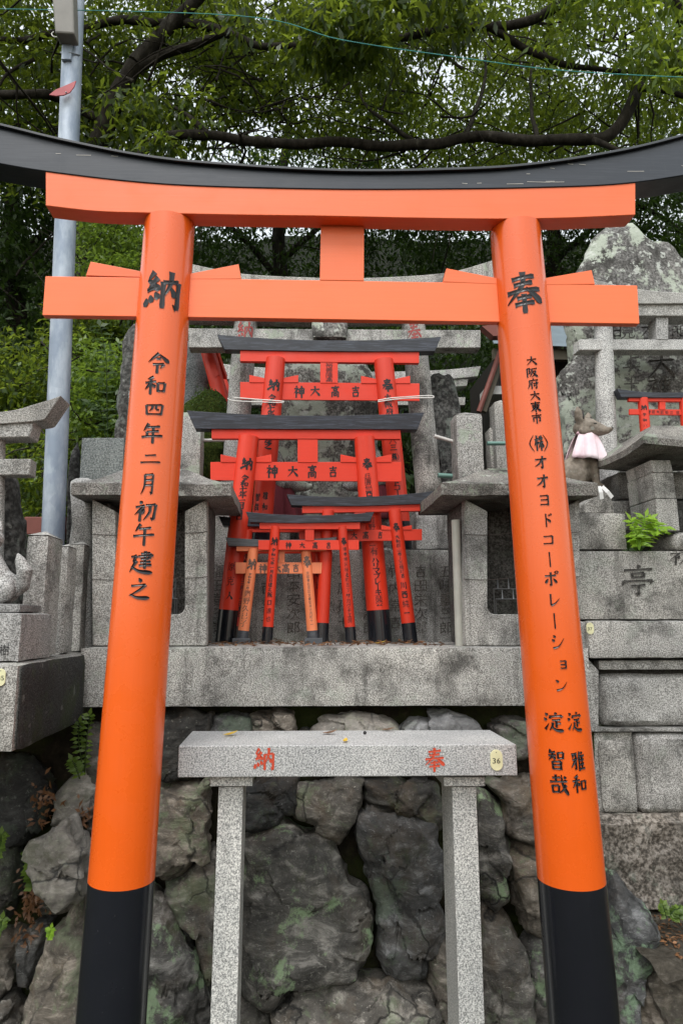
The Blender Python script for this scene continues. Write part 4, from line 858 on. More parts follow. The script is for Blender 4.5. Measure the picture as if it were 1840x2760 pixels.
# ================================================================== BOULDER WALL
def ywall(y): return lerp(2.97, 2.80, min(1.3, max(0, (y - 1900) / 860)))
bw = thing('boulder_wall', 'dry wall of big dark boulders under the altar slab', 'wall', Vector((W(900, 2700, 2.9).x, 2.95, 0)))
z3 = lambda pts: [(400 + .6633 * a, 1900 + .6633 * b) for a, b in pts]
zl = lambda pts: [(.4464 * a, 1960 + .4464 * b) for a, b in pts]
zr = lambda pts: [(1240 + .3827 * a, 1960 + .3827 * b) for a, b in pts]
RK = [
 (z3([(385, 540), (480, 500), (570, 480), (680, 540), (770, 610), (800, 700), (880, 790), (900, 890), (870, 1000), (800, 1090), (640, 1120), (560, 1130), (510, 1200), (400, 1140), (375, 900)]), .17, 'rock_green', .022),
 (z3([(850, 430), (900, 395), (1000, 400), (1080, 440), (1160, 500), (1175, 800), (1160, 950), (1110, 1080), (970, 1085), (930, 1010), (925, 880), (890, 700), (860, 560)]), .15, 'rock', .028),
 (z3([(505, 1210), (600, 1135), (720, 1110), (830, 1120), (940, 1095), (1040, 1115), (1130, 1190), (1160, 1400), (1160, 1600), (500, 1600), (490, 1400)]), .2, 'rock', .025),
 (z3([(20, 320), (250, 300), (262, 420), (245, 600), (60, 690), (-40, 650), (-50, 450)]), .13, 'rock_brown', .022),
 (z3([(60, 700), (270, 580), (330, 700), (320, 1050), (240, 1120), (170, 900), (80, 780)]), .1, 'rock', .02),
 (z3([(-10, 745), (60, 760), (150, 900), (220, 1080), (235, 1200), (250, 1600), (-120, 1600), (-100, 900)]), .18, 'rock_green', .024),
 (z3([(360, 320), (590, 290), (592, 420), (520, 480), (390, 505), (340, 430)]), .1, 'rock_dark', .022),
 (z3([(598, 320), (700, 295), (862, 300), (850, 420), (770, 550), (690, 490), (615, 440)]), .1, 'rock', .022),
 (z3([(870, 310), (1000, 300), (1160, 320), (1165, 490), (1060, 430), (900, 395)]), .09, 'rock_dark', .022),
 (z3([(1320, 350), (1430, 390), (1442, 780), (1390, 805), (1330, 750), (1290, 600)]), .12, 'rock_green', .022),
 (z3([(1340, 825), (1410, 828), (1500, 930), (1525, 1080), (1530, 1600), (1330, 1600), (1300, 1100)]), .16, 'rock', .022),
 (z3([(1370, 315), (1560, 295), (1600, 420), (1560, 520), (1500, 515), (1440, 485), (1430, 380)]), .13, 'rock_brown', .024),
 (z3([(1450, 620), (1480, 560), (1568, 542), (1640, 600), (1680, 900), (1600, 950), (1500, 900)]), .14, 'rock_brown', .024),
 (z3([(1512, 985), (1560, 930), (1660, 950), (1700, 1400), (1700, 1600), (1535, 1600)]), .14, 'rock_green', .022),
 (z3([(50, 40), (150, 25), (255, 45), (265, 130), (240, 290), (60, 310), (10, 150)]), .1, 'rock_dark', .02),
 (z3([(272, 45), (340, 28), (412, 45), (418, 130), (400, 160), (270, 160)]), .1, 'rock', .018),
 (z3([(412, 35), (500, 22), (575, 40), (580, 130), (560, 170), (410, 165)]), .1, 'rock_brown', .018),
 (z3([(690, 100), (730, 50), (850, 32), (980, 55), (1015, 105), (1010, 190), (690, 190)]), .12, 'rock_pale', .02),
 (z3([(1025, 100), (1060, 50), (1200, 28), (1300, 55), (1345, 105), (1340, 190), (1020, 190)]), .12, 'rock_pale', .02),
 (z3([(1390, 80), (1450, 62), (1540, 68), (1600, 120), (1570, 200), (1480, 210), (1405, 170)]), .11, 'rock_brown', .018),
 (z3([(590, 120), (640, 80), (690, 90), (700, 200), (600, 200)]), .07, 'rock_dark', .016),
 (z3([(370, 1210), (440, 1190), (500, 1230), (510, 1600), (330, 1600)]), .12, 'rock', .02),
 (z3([(1128, 970), (1160, 900), (1260, 890), (1310, 1000), (1310, 1500), (1180, 1500), (1150, 1200)]), .1, 'rock_brown', .02),
 (zl([(525, 1000), (450, 1080), (340, 1180), (270, 1350), (215, 1550), (165, 1792), (150, 2050), (600, 2050), (560, 1200)]), .2, 'rock_brown', .022),
 (zl([(560, 250), (480, 290), (400, 430), (365, 545), (440, 530), (500, 510), (580, 480), (620, 350)]), .1, 'rock_pale', .02),
 (zl([(550, -10), (640, -10), (650, 300), (640, 640), (545, 640), (540, 300)]), .1, 'rock', .02),
 (zl([(270, 975), (370, 1015), (495, 1005), (480, 1070), (370, 1100), (285, 1095)]), .09, 'rock', .018),
 (zl([(-30, 1240), (90, 1210), (145, 1240), (155, 1500), (60, 1595), (-60, 1610)]), .14, 'rock_brown', .022),
 (zl([(-60, 1620), (110, 1595), (180, 1700), (150, 1850), (100, 2050), (-60, 2050)]), .14, 'rock', .022),
 (zl([(30, 165), (170, 160), (340, 300), (320, 480), (200, 655), (100, 685), (-10, 640), (-20, 250)]), .12, 'rock_dark', .024),
 (zl([(-30, 700), (90, 690), (155, 900), (145, 1000), (60, 1160), (-40, 1200)]), .12, 'rock_dark', .022),
 (zl([(150, 1230), (240, 1170), (335, 1150), (280, 1300), (205, 1570), (160, 1500)]), .1, 'rock', .02),
 (zr([(1010, 1010), (1060, 1025), (1150, 1150), (1270, 1260), (1355, 1450), (1260, 1570), (1210, 1700), (1180, 2091), (1110, 2400), (950, 2400), (950, 1500)]), .16, 'rock_green', .024),
 (zr([(1240, 1560), (1330, 1520), (1480, 1640), (1580, 1800), (1640, 2200), (1640, 2500), (1130, 2500), (1195, 1750)]), .2, 'rock_brown', .026),
]
for i, (pl, b, m, amp) in enumerate(RK):
    c_x = sum(p[0] for p in pl) / len(pl); c_y = sum(p[1] for p in pl) / len(pl); pl = [(c_x + (x - c_x) * 1.045, c_y + (y - c_y) * 1.045) for x, y in pl]
    boulder(pl, 0, b * .95, i + 1, amp * 1.0, back=.06, ypl=ywall, flat=.42, craggy=.55, n=110, K=26).build('boulder', M[m], bw, 38)
mb = MB(); vs = []; fs = []; nx, nz = 60, 34
for j in range(nz + 1):
    for i in range(nx + 1):
        y = lerp(1880, 3050, j / nz); x = lerp(-700, 1600, i / nx) if y < 2470 else lerp(-700, 1960, i / nx); p = W(x, y, ywall(y) + .03); p.y += noise.noise(p * 6) * .03; p.z = max(p.z, -.02); vs.append(p)
for j in range(nz):
    for i in range(nx): a = j * (nx + 1) + i; fs.append((a, a + 1, a + nx + 2, a + nx + 1))
mb.add(vs, fs); mb.build('earth_fill', M['soil'], bw, 60, fix=False)
rock('loose_rock', 'pale grey craggy loose rock beside the left orange pillar', 'rock', zl([(188, 830), (220, 740), (300, 640), (400, 540), (450, 522), (475, 600), (535, 720), (532, 960), (480, 1010), (370, 1022), (280, 960)]), 2.72, .12, M['rock_pale'], 40, .026, smooth=30, flat=.5, craggy=1.0)
# ================================================================== RIGHT MASONRY
rmw = thing('stone_block_wall', 'coursed granite block wall with a carved slab at the right', 'wall', Vector((W(1720, 2000, 2.95).x, 3.0, 0)))
def blk(name, x0, y0, x1, y1, Y, mat, seed, rough=.002, rnd=.004, dep=.5, face=0, parent=rmw):
    return pbox(MB(), x0, y0, x1, y1, Y, Y + dep, seg=.025, rough=rough, rnd=rnd, seed=seed, face=face).build(name, mat, parent, 40)
sl_ = blk('carved_slab', 1541, 1484.5, 2150, 1671, 2.97, M['granite_warm'], 1)
mb = MB(); write_flat(mb, '亭', 1718, 1566, 92, 88, lambda y: 2.97, .0022, .085, .002); write_flat(mb, '初', 1834, 1502, 66, 44, lambda y: 2.97, .0022, .085, .002); mb.build('inscription', M['groove_dark'], sl_, fix=False)
blk('string_course', 1584, 1673.5, 2150, 1775, 2.93, M['granite_warm'], 2)
blk('string_course', 1556, 1673.5, 1583, 1774, 2.95, M['granite_old'], 3)
blk('edge_block', 1560, 1776, 1585, 1903, 2.96, M['granite_old'], 4)
mb = MB(); frame_ring(mb, 1586, 1779, 2140, 1972, 1612, 1808, 2110, 1964, 3, 2.962, .06); mb.build('panel_frame', M['granite_warm'], rmw, 40)
blk('panel_gap_shade', 1590, 1778, 2138, 1971, 3.025, M['wet_and_shade_stone'], 6)  # near-black backing paints the shadow in the gap round the panel
blk('recessed_panel', 1619, 1817, 2102, 1958, 2.995, M['granite_grey'], 5, .004, .008, face=.016, dep=.05)
blk('frame_top', 1613, 1779, 2109, 1807, 2.963, M['granite_warm'], 18, dep=.06)
blk('block', 1590, 1973, 1716, 2194, 2.985, M['granite_warm'], 7, .003, .006, face=.004)
blk('block_face', 1621, 1996, 1714, 2192, 2.965, M['granite_warm'], 8, .003, .006, face=.008, dep=.02)
blk('block', 1719, 1976, 1900, 2195, 2.965, M['granite_warm'], 9, .004, .008, face=.016)
blk('block', 1902, 1976, 2130, 2195, 2.97, M['granite_warm'], 10, .004, .008, face=.012)
blk('rough_block', 1600, 2199, 2160, 2462, 2.93, M['granite_rough'], 11, .006, .012, face=.03)
blk('block', 1541, 1381, 1690, 1482.5, 3.0, M['granite_warm'], 12, .003, .005)
blk('block', 1814, 1434, 1960, 1482, 3.0, M['granite_warm'], 13, .004, .01, dep=.22)
blk('block', 1665, 1270, 1742, 1346, 3.34, M['granite_warm'], 14, .003, .006, dep=.3)
blk('block', 1640, 1348, 1750, 1430, 3.30, M['granite_lich'], 15, .003, .006, dep=.3)
blk('block', 1815, 1270, 2060, 1346, 3.34, M['granite_warm'], 16, .003, .006, dep=.3)
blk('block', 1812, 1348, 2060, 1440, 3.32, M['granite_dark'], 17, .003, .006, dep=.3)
plaque('oval ivory number tag reading 37 on the right block wall', 1589, 1694, 20, 31, 2.93, '37')
# raised ground at far right bottom
def ledge_z(x, y): return W(1790, 2500, 2.85).z + .10 * (y - 2.85) + .03 * noise.fractal(Vector((x * 7, y * 7, 0)), 1, 2, 4)
mb = MB(); x0 = W(1700, 2540, 2.85).x
for i in range(13):
    pass
g_ = grid('earth_ledge', x0 - .05, x0 + 1.2, 2.5, 3.0, 60, 30, ledge_z, M['soil_dry'])
# ================================================================== SMALL SHRINE LANTERN AT RIGHT EDGE
sl2 = thing('stone_lantern', 'slim stone lantern with a curled roof and tall square post at the right edge', 'stone lantern', Vector((W(1800, 1430, 3.0).x, 3.1, W(1800, 1435, 3.0).z)))
mb = MB(); a = W(1746, 1250, 3.0)
for (xa0, xb0, y0_, y1_) in ((1752, 1806, 1240, 1273), (1757, 1814, 1274, 1343), (1766, 1824, 1344, 1431)):
    p0 = W(xa0, y0_, 3.0); p1 = W(xb0, y0_, 3.0); q0 = W(xa0 + 8, y1_, 3.0); q1 = W(xb0 + 8, y1_, 3.0); D = Vector((0, .24, 0))
    mb.loft([[p0, p1, p1 + D, p0 + D], [q0, q1, q1 + D, q0 + D]])
mb.build('post', M['granite_old'], sl2, 0, .004)
# roof with upswept eave
rings = []
ex0, ex1 = W(1735, 1200, 2.9).x, W(2050, 1200, 2.9).x; zt = W(1800, 1186, 2.9).z; ze = W(1800, 1204, 2.9).z; zp = W(1800, 1142, 3.05).z
def rr(x0, x1, y0, y1, z, up):
    pts = []; nx, ny = 20, 10
    def cz(u, v): return z + up * (max(abs(u), abs(v)) * min(abs(u), abs(v))) ** 2
    for i in range(nx): u = 2 * i / nx - 1; pts.append(Vector((lerp(x0, x1, i / nx), y0, cz(u, -1))))
    for i in range(ny): v = 2 * i / ny - 1; pts.append(Vector((x1, lerp(y0, y1, i / ny), cz(1, v))))
    for i in range(nx): u = 1 - 2 * i / nx; pts.append(Vector((lerp(x1, x0, i / nx), y1, cz(u, 1))))
    for i in range(ny): v = 1 - 2 * i / ny; pts.append(Vector((x0, lerp(y1, y0, i / ny), cz(-1, v))))
    return pts
xm = (ex0 + ex1) / 2
rings = [rr(ex0 + .05, ex1 - .05, 2.95, 3.35, ze - .006, 0), rr(ex0, ex1, 2.9, 3.42, ze, .02), rr(ex0, ex1, 2.9, 3.42, zt, .02)]
for k in (.2, .4, .6, .8, 1): rings.append(rr(lerp(ex0 + .015, ex0 + .15, k), lerp(ex1, ex1 - .15, k), lerp(2.91, 3.08, k), lerp(3.42, 3.2, k), lerp(zt, zp, k ** .9), .02 * (1 - k)))
rings = [[p + noise.noise_vector(p * 9) * .004 for p in r] for r in rings]
mb = MB(); mb.loft(rings); rf = mb.build('roof', M['roof_stone'], sl2, 35)
torii('torii', 'little red torii leaning on the pointed monument at the right edge', 3.55,
      ((1663, 1047), (1790, 1058), (1925, 1047), (1674, 1070), (1790, 1071), (1915, 1070)), (1694, 1069, 1081, 1892, 1070, 1082), (1696, 1102, 1117, 1890, 1104, 1119),
      [(1731, 1074, 26, 1741, 1192, 26, [('納', 1735, 1098, 15, 15)] + col('令和六年七', 1736, 1117, 1741, 1174, 10, 9)), (1843, 1074, 26, 1851, 1192, 26, [])],
      (1777, 1793), 1300, RED, [('神', 1748, 1110, 9, 11), ('明', 1760, 1110, 9, 11), ('大', 1772, 1110, 9, 10), ('前', 1783, 1111, 9, 10), ('祐', 1796, 1111, 9, 10), ('正', 1809, 1112, 9, 9), ('医', 1826, 1112, 9, 10)], wedges=False, dep=.02, kdep=.02, group='small red torii beside the right monument')
# ================================================================== FOXES
def fox(label, base, k, face=1, mat='fox', bib='bib', head_turn=0):
    """seated fox, facing +x*face; base = point under the chest, k = height of the ears"""
    t = thing('fox_statue', label, 'fox statue', base, 'seated stone fox statues')
    mb = MB(); f = face
    P_ = lambda x, y, z: base + Vector((x * f, y, z)) * k
    mb.ellipsoid(P_(-.12, 0, .20), (.20 * k, .15 * k, .20 * k)); mb.ellipsoid(P_(-.16, -.09, .15), (.15 * k, .08 * k, .15 * k)); mb.ellipsoid(P_(-.16, .09, .15), (.15 * k, .08 * k, .15 * k))
    mb.tube([P_(-.12, 0, .22), P_(-.03, 0, .38), P_(.03, 0, .52), P_(.05, 0, .64), P_(.05, 0, .74)], [.15 * k, .145 * k, .125 * k, .095 * k, .085 * k], 18)
    for s_ in (-1, 1):
        mb.tube([P_(.06, .06 * s_, .50), P_(.09, .07 * s_, .28), P_(.10, .07 * s_, .08), P_(.11, .07 * s_, .02)], [.075 * k, .06 * k, .045 * k, .05 * k], 14)
        mb.ellipsoid(P_(.14, .07 * s_, .025), (.07 * k, .045 * k, .03 * k)); mb.ellipsoid(P_(-.02, .11 * s_, .03), (.09 * k, .045 * k, .035 * k))
    ct, st_ = math.cos(head_turn), math.sin(head_turn); h = k * 1.38
    H = lambda x, y, z: P_(.06, 0, .755) + Vector(((x * ct + y * st_) * f, -x * st_ + y * ct, z)) * h
    mb.ellipsoid(H(0, 0, .01), (.115 * h, .11 * h, .09 * h))
    mb.tube([H(.03, 0, .0), H(.11, 0, -.025), H(.165, 0, -.045), H(.20, 0, -.05)], [.092 * h, .060 * h, .038 * h, .024 * h], 14)
    mb.ellipsoid(H(.205, 0, -.042), (.024 * h, .026 * h, .02 * h))
    for s_ in (-1, 1):
        mb.tube([H(-.01, .070 * s_, .04), H(-.02, .095 * s_, .10), H(-.02, .112 * s_, .15), H(-.02, .12 * s_, .19)], [.044 * h, .042 * h, .030 * h, .007 * h], 10)
        mb.ellipsoid(H(.085, .05 * s_, .03), (.03 * h, .016 * h, .013 * h)); mb.ellipsoid(H(.02, .075 * s_, -.03), (.06 * h, .04 * h, .05 * h))
    mb.tube([P_(-.27, .02, .10), P_(-.36, .02, .20), P_(-.37, .02, .38), P_(-.30, .02, .52), P_(-.27, .02, .60)], [.05 * k, .08 * k, .095 * k, .06 * k, .01 * k], 14)
    b = mb.build('body', M[mat], t, 0); rmf = b.modifiers.new('remesh', 'REMESH'); rmf.mode = 'VOXEL'; rmf.voxel_size = max(.003, k * .008); rmf.use_smooth_shade = True
    sm = b.modifiers.new('smooth', 'SMOOTH'); sm.iterations = 2
    for s_ in (-1, 1):
        mb = MB(); mb.ellipsoid(H(.100, .050 * s_, .022), (.017 * h, .010 * h, .009 * h)); mb.build('eye', M['groove_dark'], t, 60)
        mb = MB(); mb.ellipsoid(H(.012, .094 * s_, .100), (.012 * h, .022 * h, .04 * h)); mb.build('inner_ear', M['groove_dark'], t, 60)
    mb = MB(); mb.ellipsoid(H(.222, 0, -.036), (.010 * h, .014 * h, .010 * h)); mb.build('nose', M['groove_dark'], t, 60)
    if bib:
        mb = MB(); rings = []
        for j in range(9):
            v = j / 8; ring = []
            for i in range(97):
                a = lerp(-2.6, 2.6, i / 96); fold = 1 + (.13 * math.sin(a * 7 + .6) + .07 * math.sin(a * 13 + .4)) * v ** .8
                r_ = lerp(.105, .26, v ** .8) * fold; x = math.cos(a) * r_ * lerp(1, .95, v) ; y = math.sin(a) * r_ * lerp(1, .82, v)
                zz = lerp(.70, .33 - .035 * math.cos(a), v)
                ring.append(P_(.045 + x - .02 * v, y, zz))
            rings.append(ring)
        mb.loft(rings, False, False); c = mb.build('bib', M[bib], t, 60, fix=False); so_ = c.modifiers.new('solid', 'SOLIDIFY'); so_.thickness = .004
        mb = MB(); mb.tube([P_(.045 + math.cos(a) * .107, math.sin(a) * .107, .705) for a in np.linspace(-3.1, 3.1, 24)], .012 * k, 8)
        mb.ellipsoid(P_(-.06, -.05, .69), (.03 * k, .03 * k, .022 * k)); mb.build('bib_string', M[bib], c, 60)
    return t
fb = W(1578, 1318, 3.42)
fox('brown stone fox wearing a pale pink bib beside the right monument', fb, (W(1590, 1106, 3.42).z - fb.z) * 1.0, 1, head_turn=.8)
o = pbox(MB(), 1500, 1318, 1650, 1420, 3.3, 3.7, seg=.03, rough=.006, rnd=.012, seed=9).build('fox_pedestal', M['granite_warm'], None, 40); tag(o, 'rough stone pedestal carrying the fox with the pink bib', 'pedestal')
mb = MB(); pr = [W(1540, 1384, 3.1), W(1655, 1384, 3.1), W(1648, 1332, 3.1), W(1618, 1322, 3.1)]; mb.prism(pr, .15)
tag(mb.build('sloping_stone', M['granite_warm'], None, 0, .006), 'sloping triangular stone beneath the white folded paper strip', 'stone')
for lx, bx, fc, lab in ((742, 'bib_red', 1, 'dim stone fox with dark red bib at left of the central monument'), (1022, 'bib_red', -1, 'dim stone fox with dark red bib at right of the central monument')):
    b_ = Vector((W(lx, 1300, 4.0).x, 4.0, Z_UP)); fox(lab, b_, (W(lx, 1130, 4.0).z - Z_UP) * .72, fc, 'granite_lich', bx)
fb = W(-26, 1626, 2.4); fox('grey granite fox at the left edge, its tail towards the stone posts', fb, .30, -1, 'granite_grey', None)
o = pbox(MB(), -120, 1627, 55, 1651, 2.3, 2.5, seg=.03, rough=.002, rnd=.003, seed=2).build('fox_pedestal', M['granite_grey'], None, 40); tag(o, 'low granite plinth under the grey fox at the left edge', 'pedestal')
mb = MB()
for (x0, y0, x1, y1) in (((1614, 1310, 1622, 1345)), ((1622, 1311, 1650, 1341))):
    a = W(x0, y0, 3.05); b = W(x1, y1, 3.05); d = (b - a).normalized(); s_ = Vector((d.z, 0, -d.x)) * .009
    m1 = a.lerp(b, .5) + Vector((0, -.006, 0)); mb.add([a - s_, a + s_, m1 + s_ * 1.05, m1 - s_, b + s_ * 1.1, b - s_], [(0, 1, 2, 3), (3, 2, 4, 5)])
o = mb.build('paper_strip', M['paper'], None, fix=False); q = o.modifiers.new('s', 'SOLIDIFY'); q.thickness = .0008
tag(o, 'white folded paper strip hanging below the fox with pink bib', 'paper strip')
# ================================================================== LEFT SHRINE
stone_torii('pale granite torii at the left edge in front of the pole', 2.75, [(-560, 1030, -530, 1130), (-420, 1095, -420, 1150), (-230, 1117, -230, 1160), (0, 1110, 0, 1142), (100, 1087, 100, 1134), (164, 1066, 122, 1128)],
            [(-480, 1150, -470, 1185), (-230, 1160, -230, 1186), (91, 1134, 80, 1177)], [(-470, 1240, -470, 1282), (83, 1236, 80, 1280)],
            [(-12, 1170, -28, 1800, 50, 62), (-400, 1170, -390, 1800, 50, 62)], None, M['granite_grey'], .12, W(-10, 1790, 2.75).z)
rock('dark_rock_pillar', 'dark lichened upright rock behind the left granite torii', 'rock', [(-40, 1290), (10, 1285), (42, 1295), (55, 1340), (64, 1430), (62, 1560), (50, 1700), (-60, 1700)], 2.95, .12, M['dark_stone'], 33, .02)
ls = thing('square_stone', 'big square stone base block at the left edge, its side dark with damp', 'stone block', Vector((W(-200, 2030, 2.2).x, 2.5, W(29, 2030, 2.2).z)))
xr = W(44, 1900, 2.2).x; xl = W(-700, 1900, 2.2).x
MB().rbox(xl, xr, 2.2, 3.15, W(29, 2032, 2.2).z, W(44, 1790, 2.2).z, seg=.04, rough=.003, rnd=.006, seed=3).build('block', M['granite_warm'], ls, 40)
MB().rbox(xr - .004, xr + .012, 2.215, 3.14, W(29, 2032, 2.2).z + .004, W(44, 1790, 2.2).z - .004, seg=.04, rough=.003, rnd=.006, seed=8).build('side_face', M['wet_and_shade_stone'], ls, 40)
plaque('oval ivory number tag reading 35 on the left stone base block', 2, 1826, 27, 46, 2.2, '35')
pd = MB().rbox(W(-420, 1700, 2.26).x, W(56, 1700, 2.26).x, 2.26, 2.55, W(44, 1790, 2.2).z + .001, W(20, 1652, 2.26).z, seg=.03, rough=.002, rnd=.004, seed=5).build('carved_pedestal', M['granite_grey'], None, 40)
tag(pd, 'grey granite pedestal with a carved character under the left fox', 'pedestal')
mb = MB(); write_flat(mb, '樹', 12, 1752, 26, 30, lambda y: 2.26, .001, .1, .001); mb.build('inscription', M['ink'], pd, fix=False)
zb = W(44, 1790, 2.2).z + .001
for (x0, x1, y0, Y, dp, lab, pk) in ((58, 122, 1424, 2.52, .17, 'tallest granite post at left, nearest to the left fox', .022), (152, 180, 1462, 2.78, .12, 'narrow middle granite post of the left corner group', .012), (180, 223, 1453, 2.98, .15, 'rear granite post of the left corner group beside the lantern', .02)):
    a = W(x0, 1600, Y); b = W(x1, 1600, Y); zt = W((x0 + x1) / 2, y0, Y).z
    mb = MB(); mb.rbox(a.x, b.x, Y, Y + dp, zb, zt - pk, seg=.03, rough=.0025, rnd=.006, seed=x0)
    c = Vector(((a.x + b.x) / 2, Y + dp / 2, zt)); i = .003; z_ = zt - pk - .003
    mb.add([(a.x + i, Y + i, z_), (b.x - i, Y + i, z_), (b.x - i, Y + dp - i, z_), (a.x + i, Y + dp - i, z_), c], [(0, 1, 4), (1, 2, 4), (2, 3, 4), (3, 0, 4), (3, 2, 1, 0)])
    tag(mb.build('stone_post', M['granite_old'], None, 40), lab, 'stone post', 'granite posts of the left shrine')
o = pbox(MB(), 213, 1178, 330, 1400, 3.5, 3.66, seg=.03, rough=.001, rnd=.003, seed=7).build('smooth_stone_block', M['granite_blue'], None, 40); tag(o, 'smooth blue grey square stone block beside the pole', 'stone block')
rock('dark_thin_stone', 'thin dark stone edge left of the smooth blue grey block', 'rock', [(196, 1205), (212, 1190), (218, 1300), (214, 1500), (200, 1600), (182, 1600), (186, 1300)], 3.62, .06, M['dark_stone'], 44, .014)
rock('grey_upright_stone', 'grey upright stone slab between left posts and lantern', 'rock', [(194, 1296), (230, 1290), (262, 1296), (264, 1400), (262, 1790), (206, 1790), (196, 1470), (204, 1400)], 3.12, .08, M['granite_grey'], 45, .008, flat=.3)
o = pbox(MB(), 64, 1393, 176, 1440, 3.9, 4.2).build('red_box', M['wood_red'], None, 0, .004); tag(o, 'plain red brown box behind the pole foot', 'box')
# ================================================================== POLE
pa, pb = W(205, -120, 3.45), W(143, 1440, 3.45); k_ = (pa.z - 1.2) / (pa.z - pb.z); pfoot = pa + (pb - pa) * k_
pole = thing('lamp_pole', 'galvanised steel pole with a lamp and a strap bracket at the left', 'lamp pole', pfoot)
MB().tube([pa.lerp(pfoot, i / 10) for i in range(11)], 28 * S(W(170, 700, 3.45)), 40).build('pole', M['steel'], pole, 50)
mb = MB(); mb.tube([W(183, 86, 3.38), W(181, 100, 3.38)], .02, 12); pbox(mb, 167, 88, 193, 158, 3.375, 3.40); mb.build('bracket', M['steel'], pole, 0, .003)
MB().tube([W(163, 140, 3.47) + Vector((0, 0, 0)), W(170, 141, 3.386), W(190, 141, 3.375), W(216, 147, 3.42)], .004, 8).build('strap', M['iron'], pole)
mb = MB(); a0, a1, b0, b1 = W(136, -60, 3.30), W(196, -60, 3.30), W(148, 86, 3.30), W(200, 89, 3.30); D = Vector((0, .09, .0))
mb.loft([[a0, a1, a1 + D, a0 + D], [b0, b1, b1 + D, b0 + D]]); mb.build('lamp_housing', M['lamp'], pole, 0, .01)
mb = MB(); mb.tube(smooth_path([W(164, 98, 3.35), W(146, 98, 3.34), (W(139, 90, 3.34)), W(145, 84, 3.34)]), .003, 8); mb.build('lamp_cable', M['rope'], pole)
mb = MB(); pts = [W(x, y, 3.36) for x, y in ((132, 254), (150, 240), (180, 227), (205, 216), (200, 232), (188, 248), (172, 255), (150, 257))]; mb.prism(pts[::-1], .006)
mb.build('red_plate', M['plate'], pole, 0, .001)
mb = MB(); c = W(178, 248, 3.355); mb.ellipsoid(c, (.005, .004, .005)); mb.build('plate_screw', M['iron'], pole)
# cord across the top
mb = MB(); mb.tube(smooth_path([W(-150, 20, 3.4), W(640, 41, 3.35), W(920, 106, 3.3), W(1249, 155, 3.25), W(1507, 188, 3.2), W(1840, 207, 3.15), W(2150, 215, 3.1)], 8), .0022, 8)
tag(mb.build('cord', M['cord'], None), 'thin turquoise cord strung across under the tree canopy', 'cord')
# ================================================================== SHED BEHIND
sh = thing('shed', 'weathered wooden shed with a blue grey metal roof behind right pillar', 'shed', Vector((W(1480, 1100, 5.6).x, 5.8, 1.9)))
a = W(1330, 862, 5.4); b = W(1620, 862, 5.4); c_ = W(1335, 945, 5.0); d_ = W(1640, 935, 5.0)
mb = MB(); T = Vector((0, .02, .03)); mb.loft([[W(1345, 860, 5.6), W(1650, 860, 5.6), W(1650, 860, 5.6) + T, W(1345, 860, 5.6) + T], [W(1330, 925, 4.9), W(1640, 938, 4.9), W(1640, 938, 4.9) + T, W(1330, 925, 4.9) + T]]); mb.build('roof', M['roofm'], sh)
pbox(MB(), 1330, 940, 1640, 968, 4.95, 5.0).build('eave_board', M['wood'], sh)
pbox(MB(), 1340, 968, 1640, 1400, 5.15, 5.9).build('wall', M['wood_dark'], sh)
mb = MB(); mb.tube([W(1352, 935, 4.85), W(1290, 1110, 4.85)], .02, 8); mb.build('brace', M['wood_red'], sh)
mb = MB(); mb.tube([W(1362, 935, 4.88), W(1302, 1110, 4.88)], .03, 4); mb.build('brace', M['wood'], sh)
mb = MB(); mb.prism([W(1298, 878, 4.7), W(1330, 905, 4.7), W(1380, 905, 4.7), W(1380, 868, 4.7)], .08); mb.build('fascia', M['wood_red'], sh)
pbox(MB(), 1312, 1040, 1400, 1062, 4.9, 5.1).build('sill_board', M['railw'], sh)
# red torii fragment leaning at the back left (seen end-on)
lean = thing('torii', 'red torii seen edge-on leaning behind the mossy rock', 'torii gate', W(590, 1062, 4.05), 'small red torii behind the stone torii')
A, B = W(556, 930, 4.05), W(600, 1090, 4.05); pillar(lean, A, B, .047, .05, M['redround'], 1, M['black'])
mb = MB(); D = Vector((.02, .45, -.02)); q = [W(560, 965, 4.0), W(572, 962, 4.0), W(590, 1010, 4.0), W(576, 1018, 4.0)]; mb.add(q + [p + D for p in q], [(0, 1, 2, 3), (7, 6, 5, 4), (0, 4, 5, 1), (1, 5, 6, 2), (2, 6, 7, 3), (3, 7, 4, 0)]); mb.build('tie_beam', M['red'], lean)
mb = MB(); q = [W(540, 925, 4.02), W(586, 935, 4.02), W(584, 946, 4.02), W(538, 940, 4.02)]; mb.add(q + [p + D for p in q], [(0, 1, 2, 3), (7, 6, 5, 4), (0, 4, 5, 1), (1, 5, 6, 2), (2, 6, 7, 3), (3, 7, 4, 0)]); mb.build('upper_beam', M['red'], lean)
q = W(574, 950, 4.55); MB().tube([q, W(618, 1110, 4.55)], .047, 20).build('pillar', M['redround'], lean, 50)
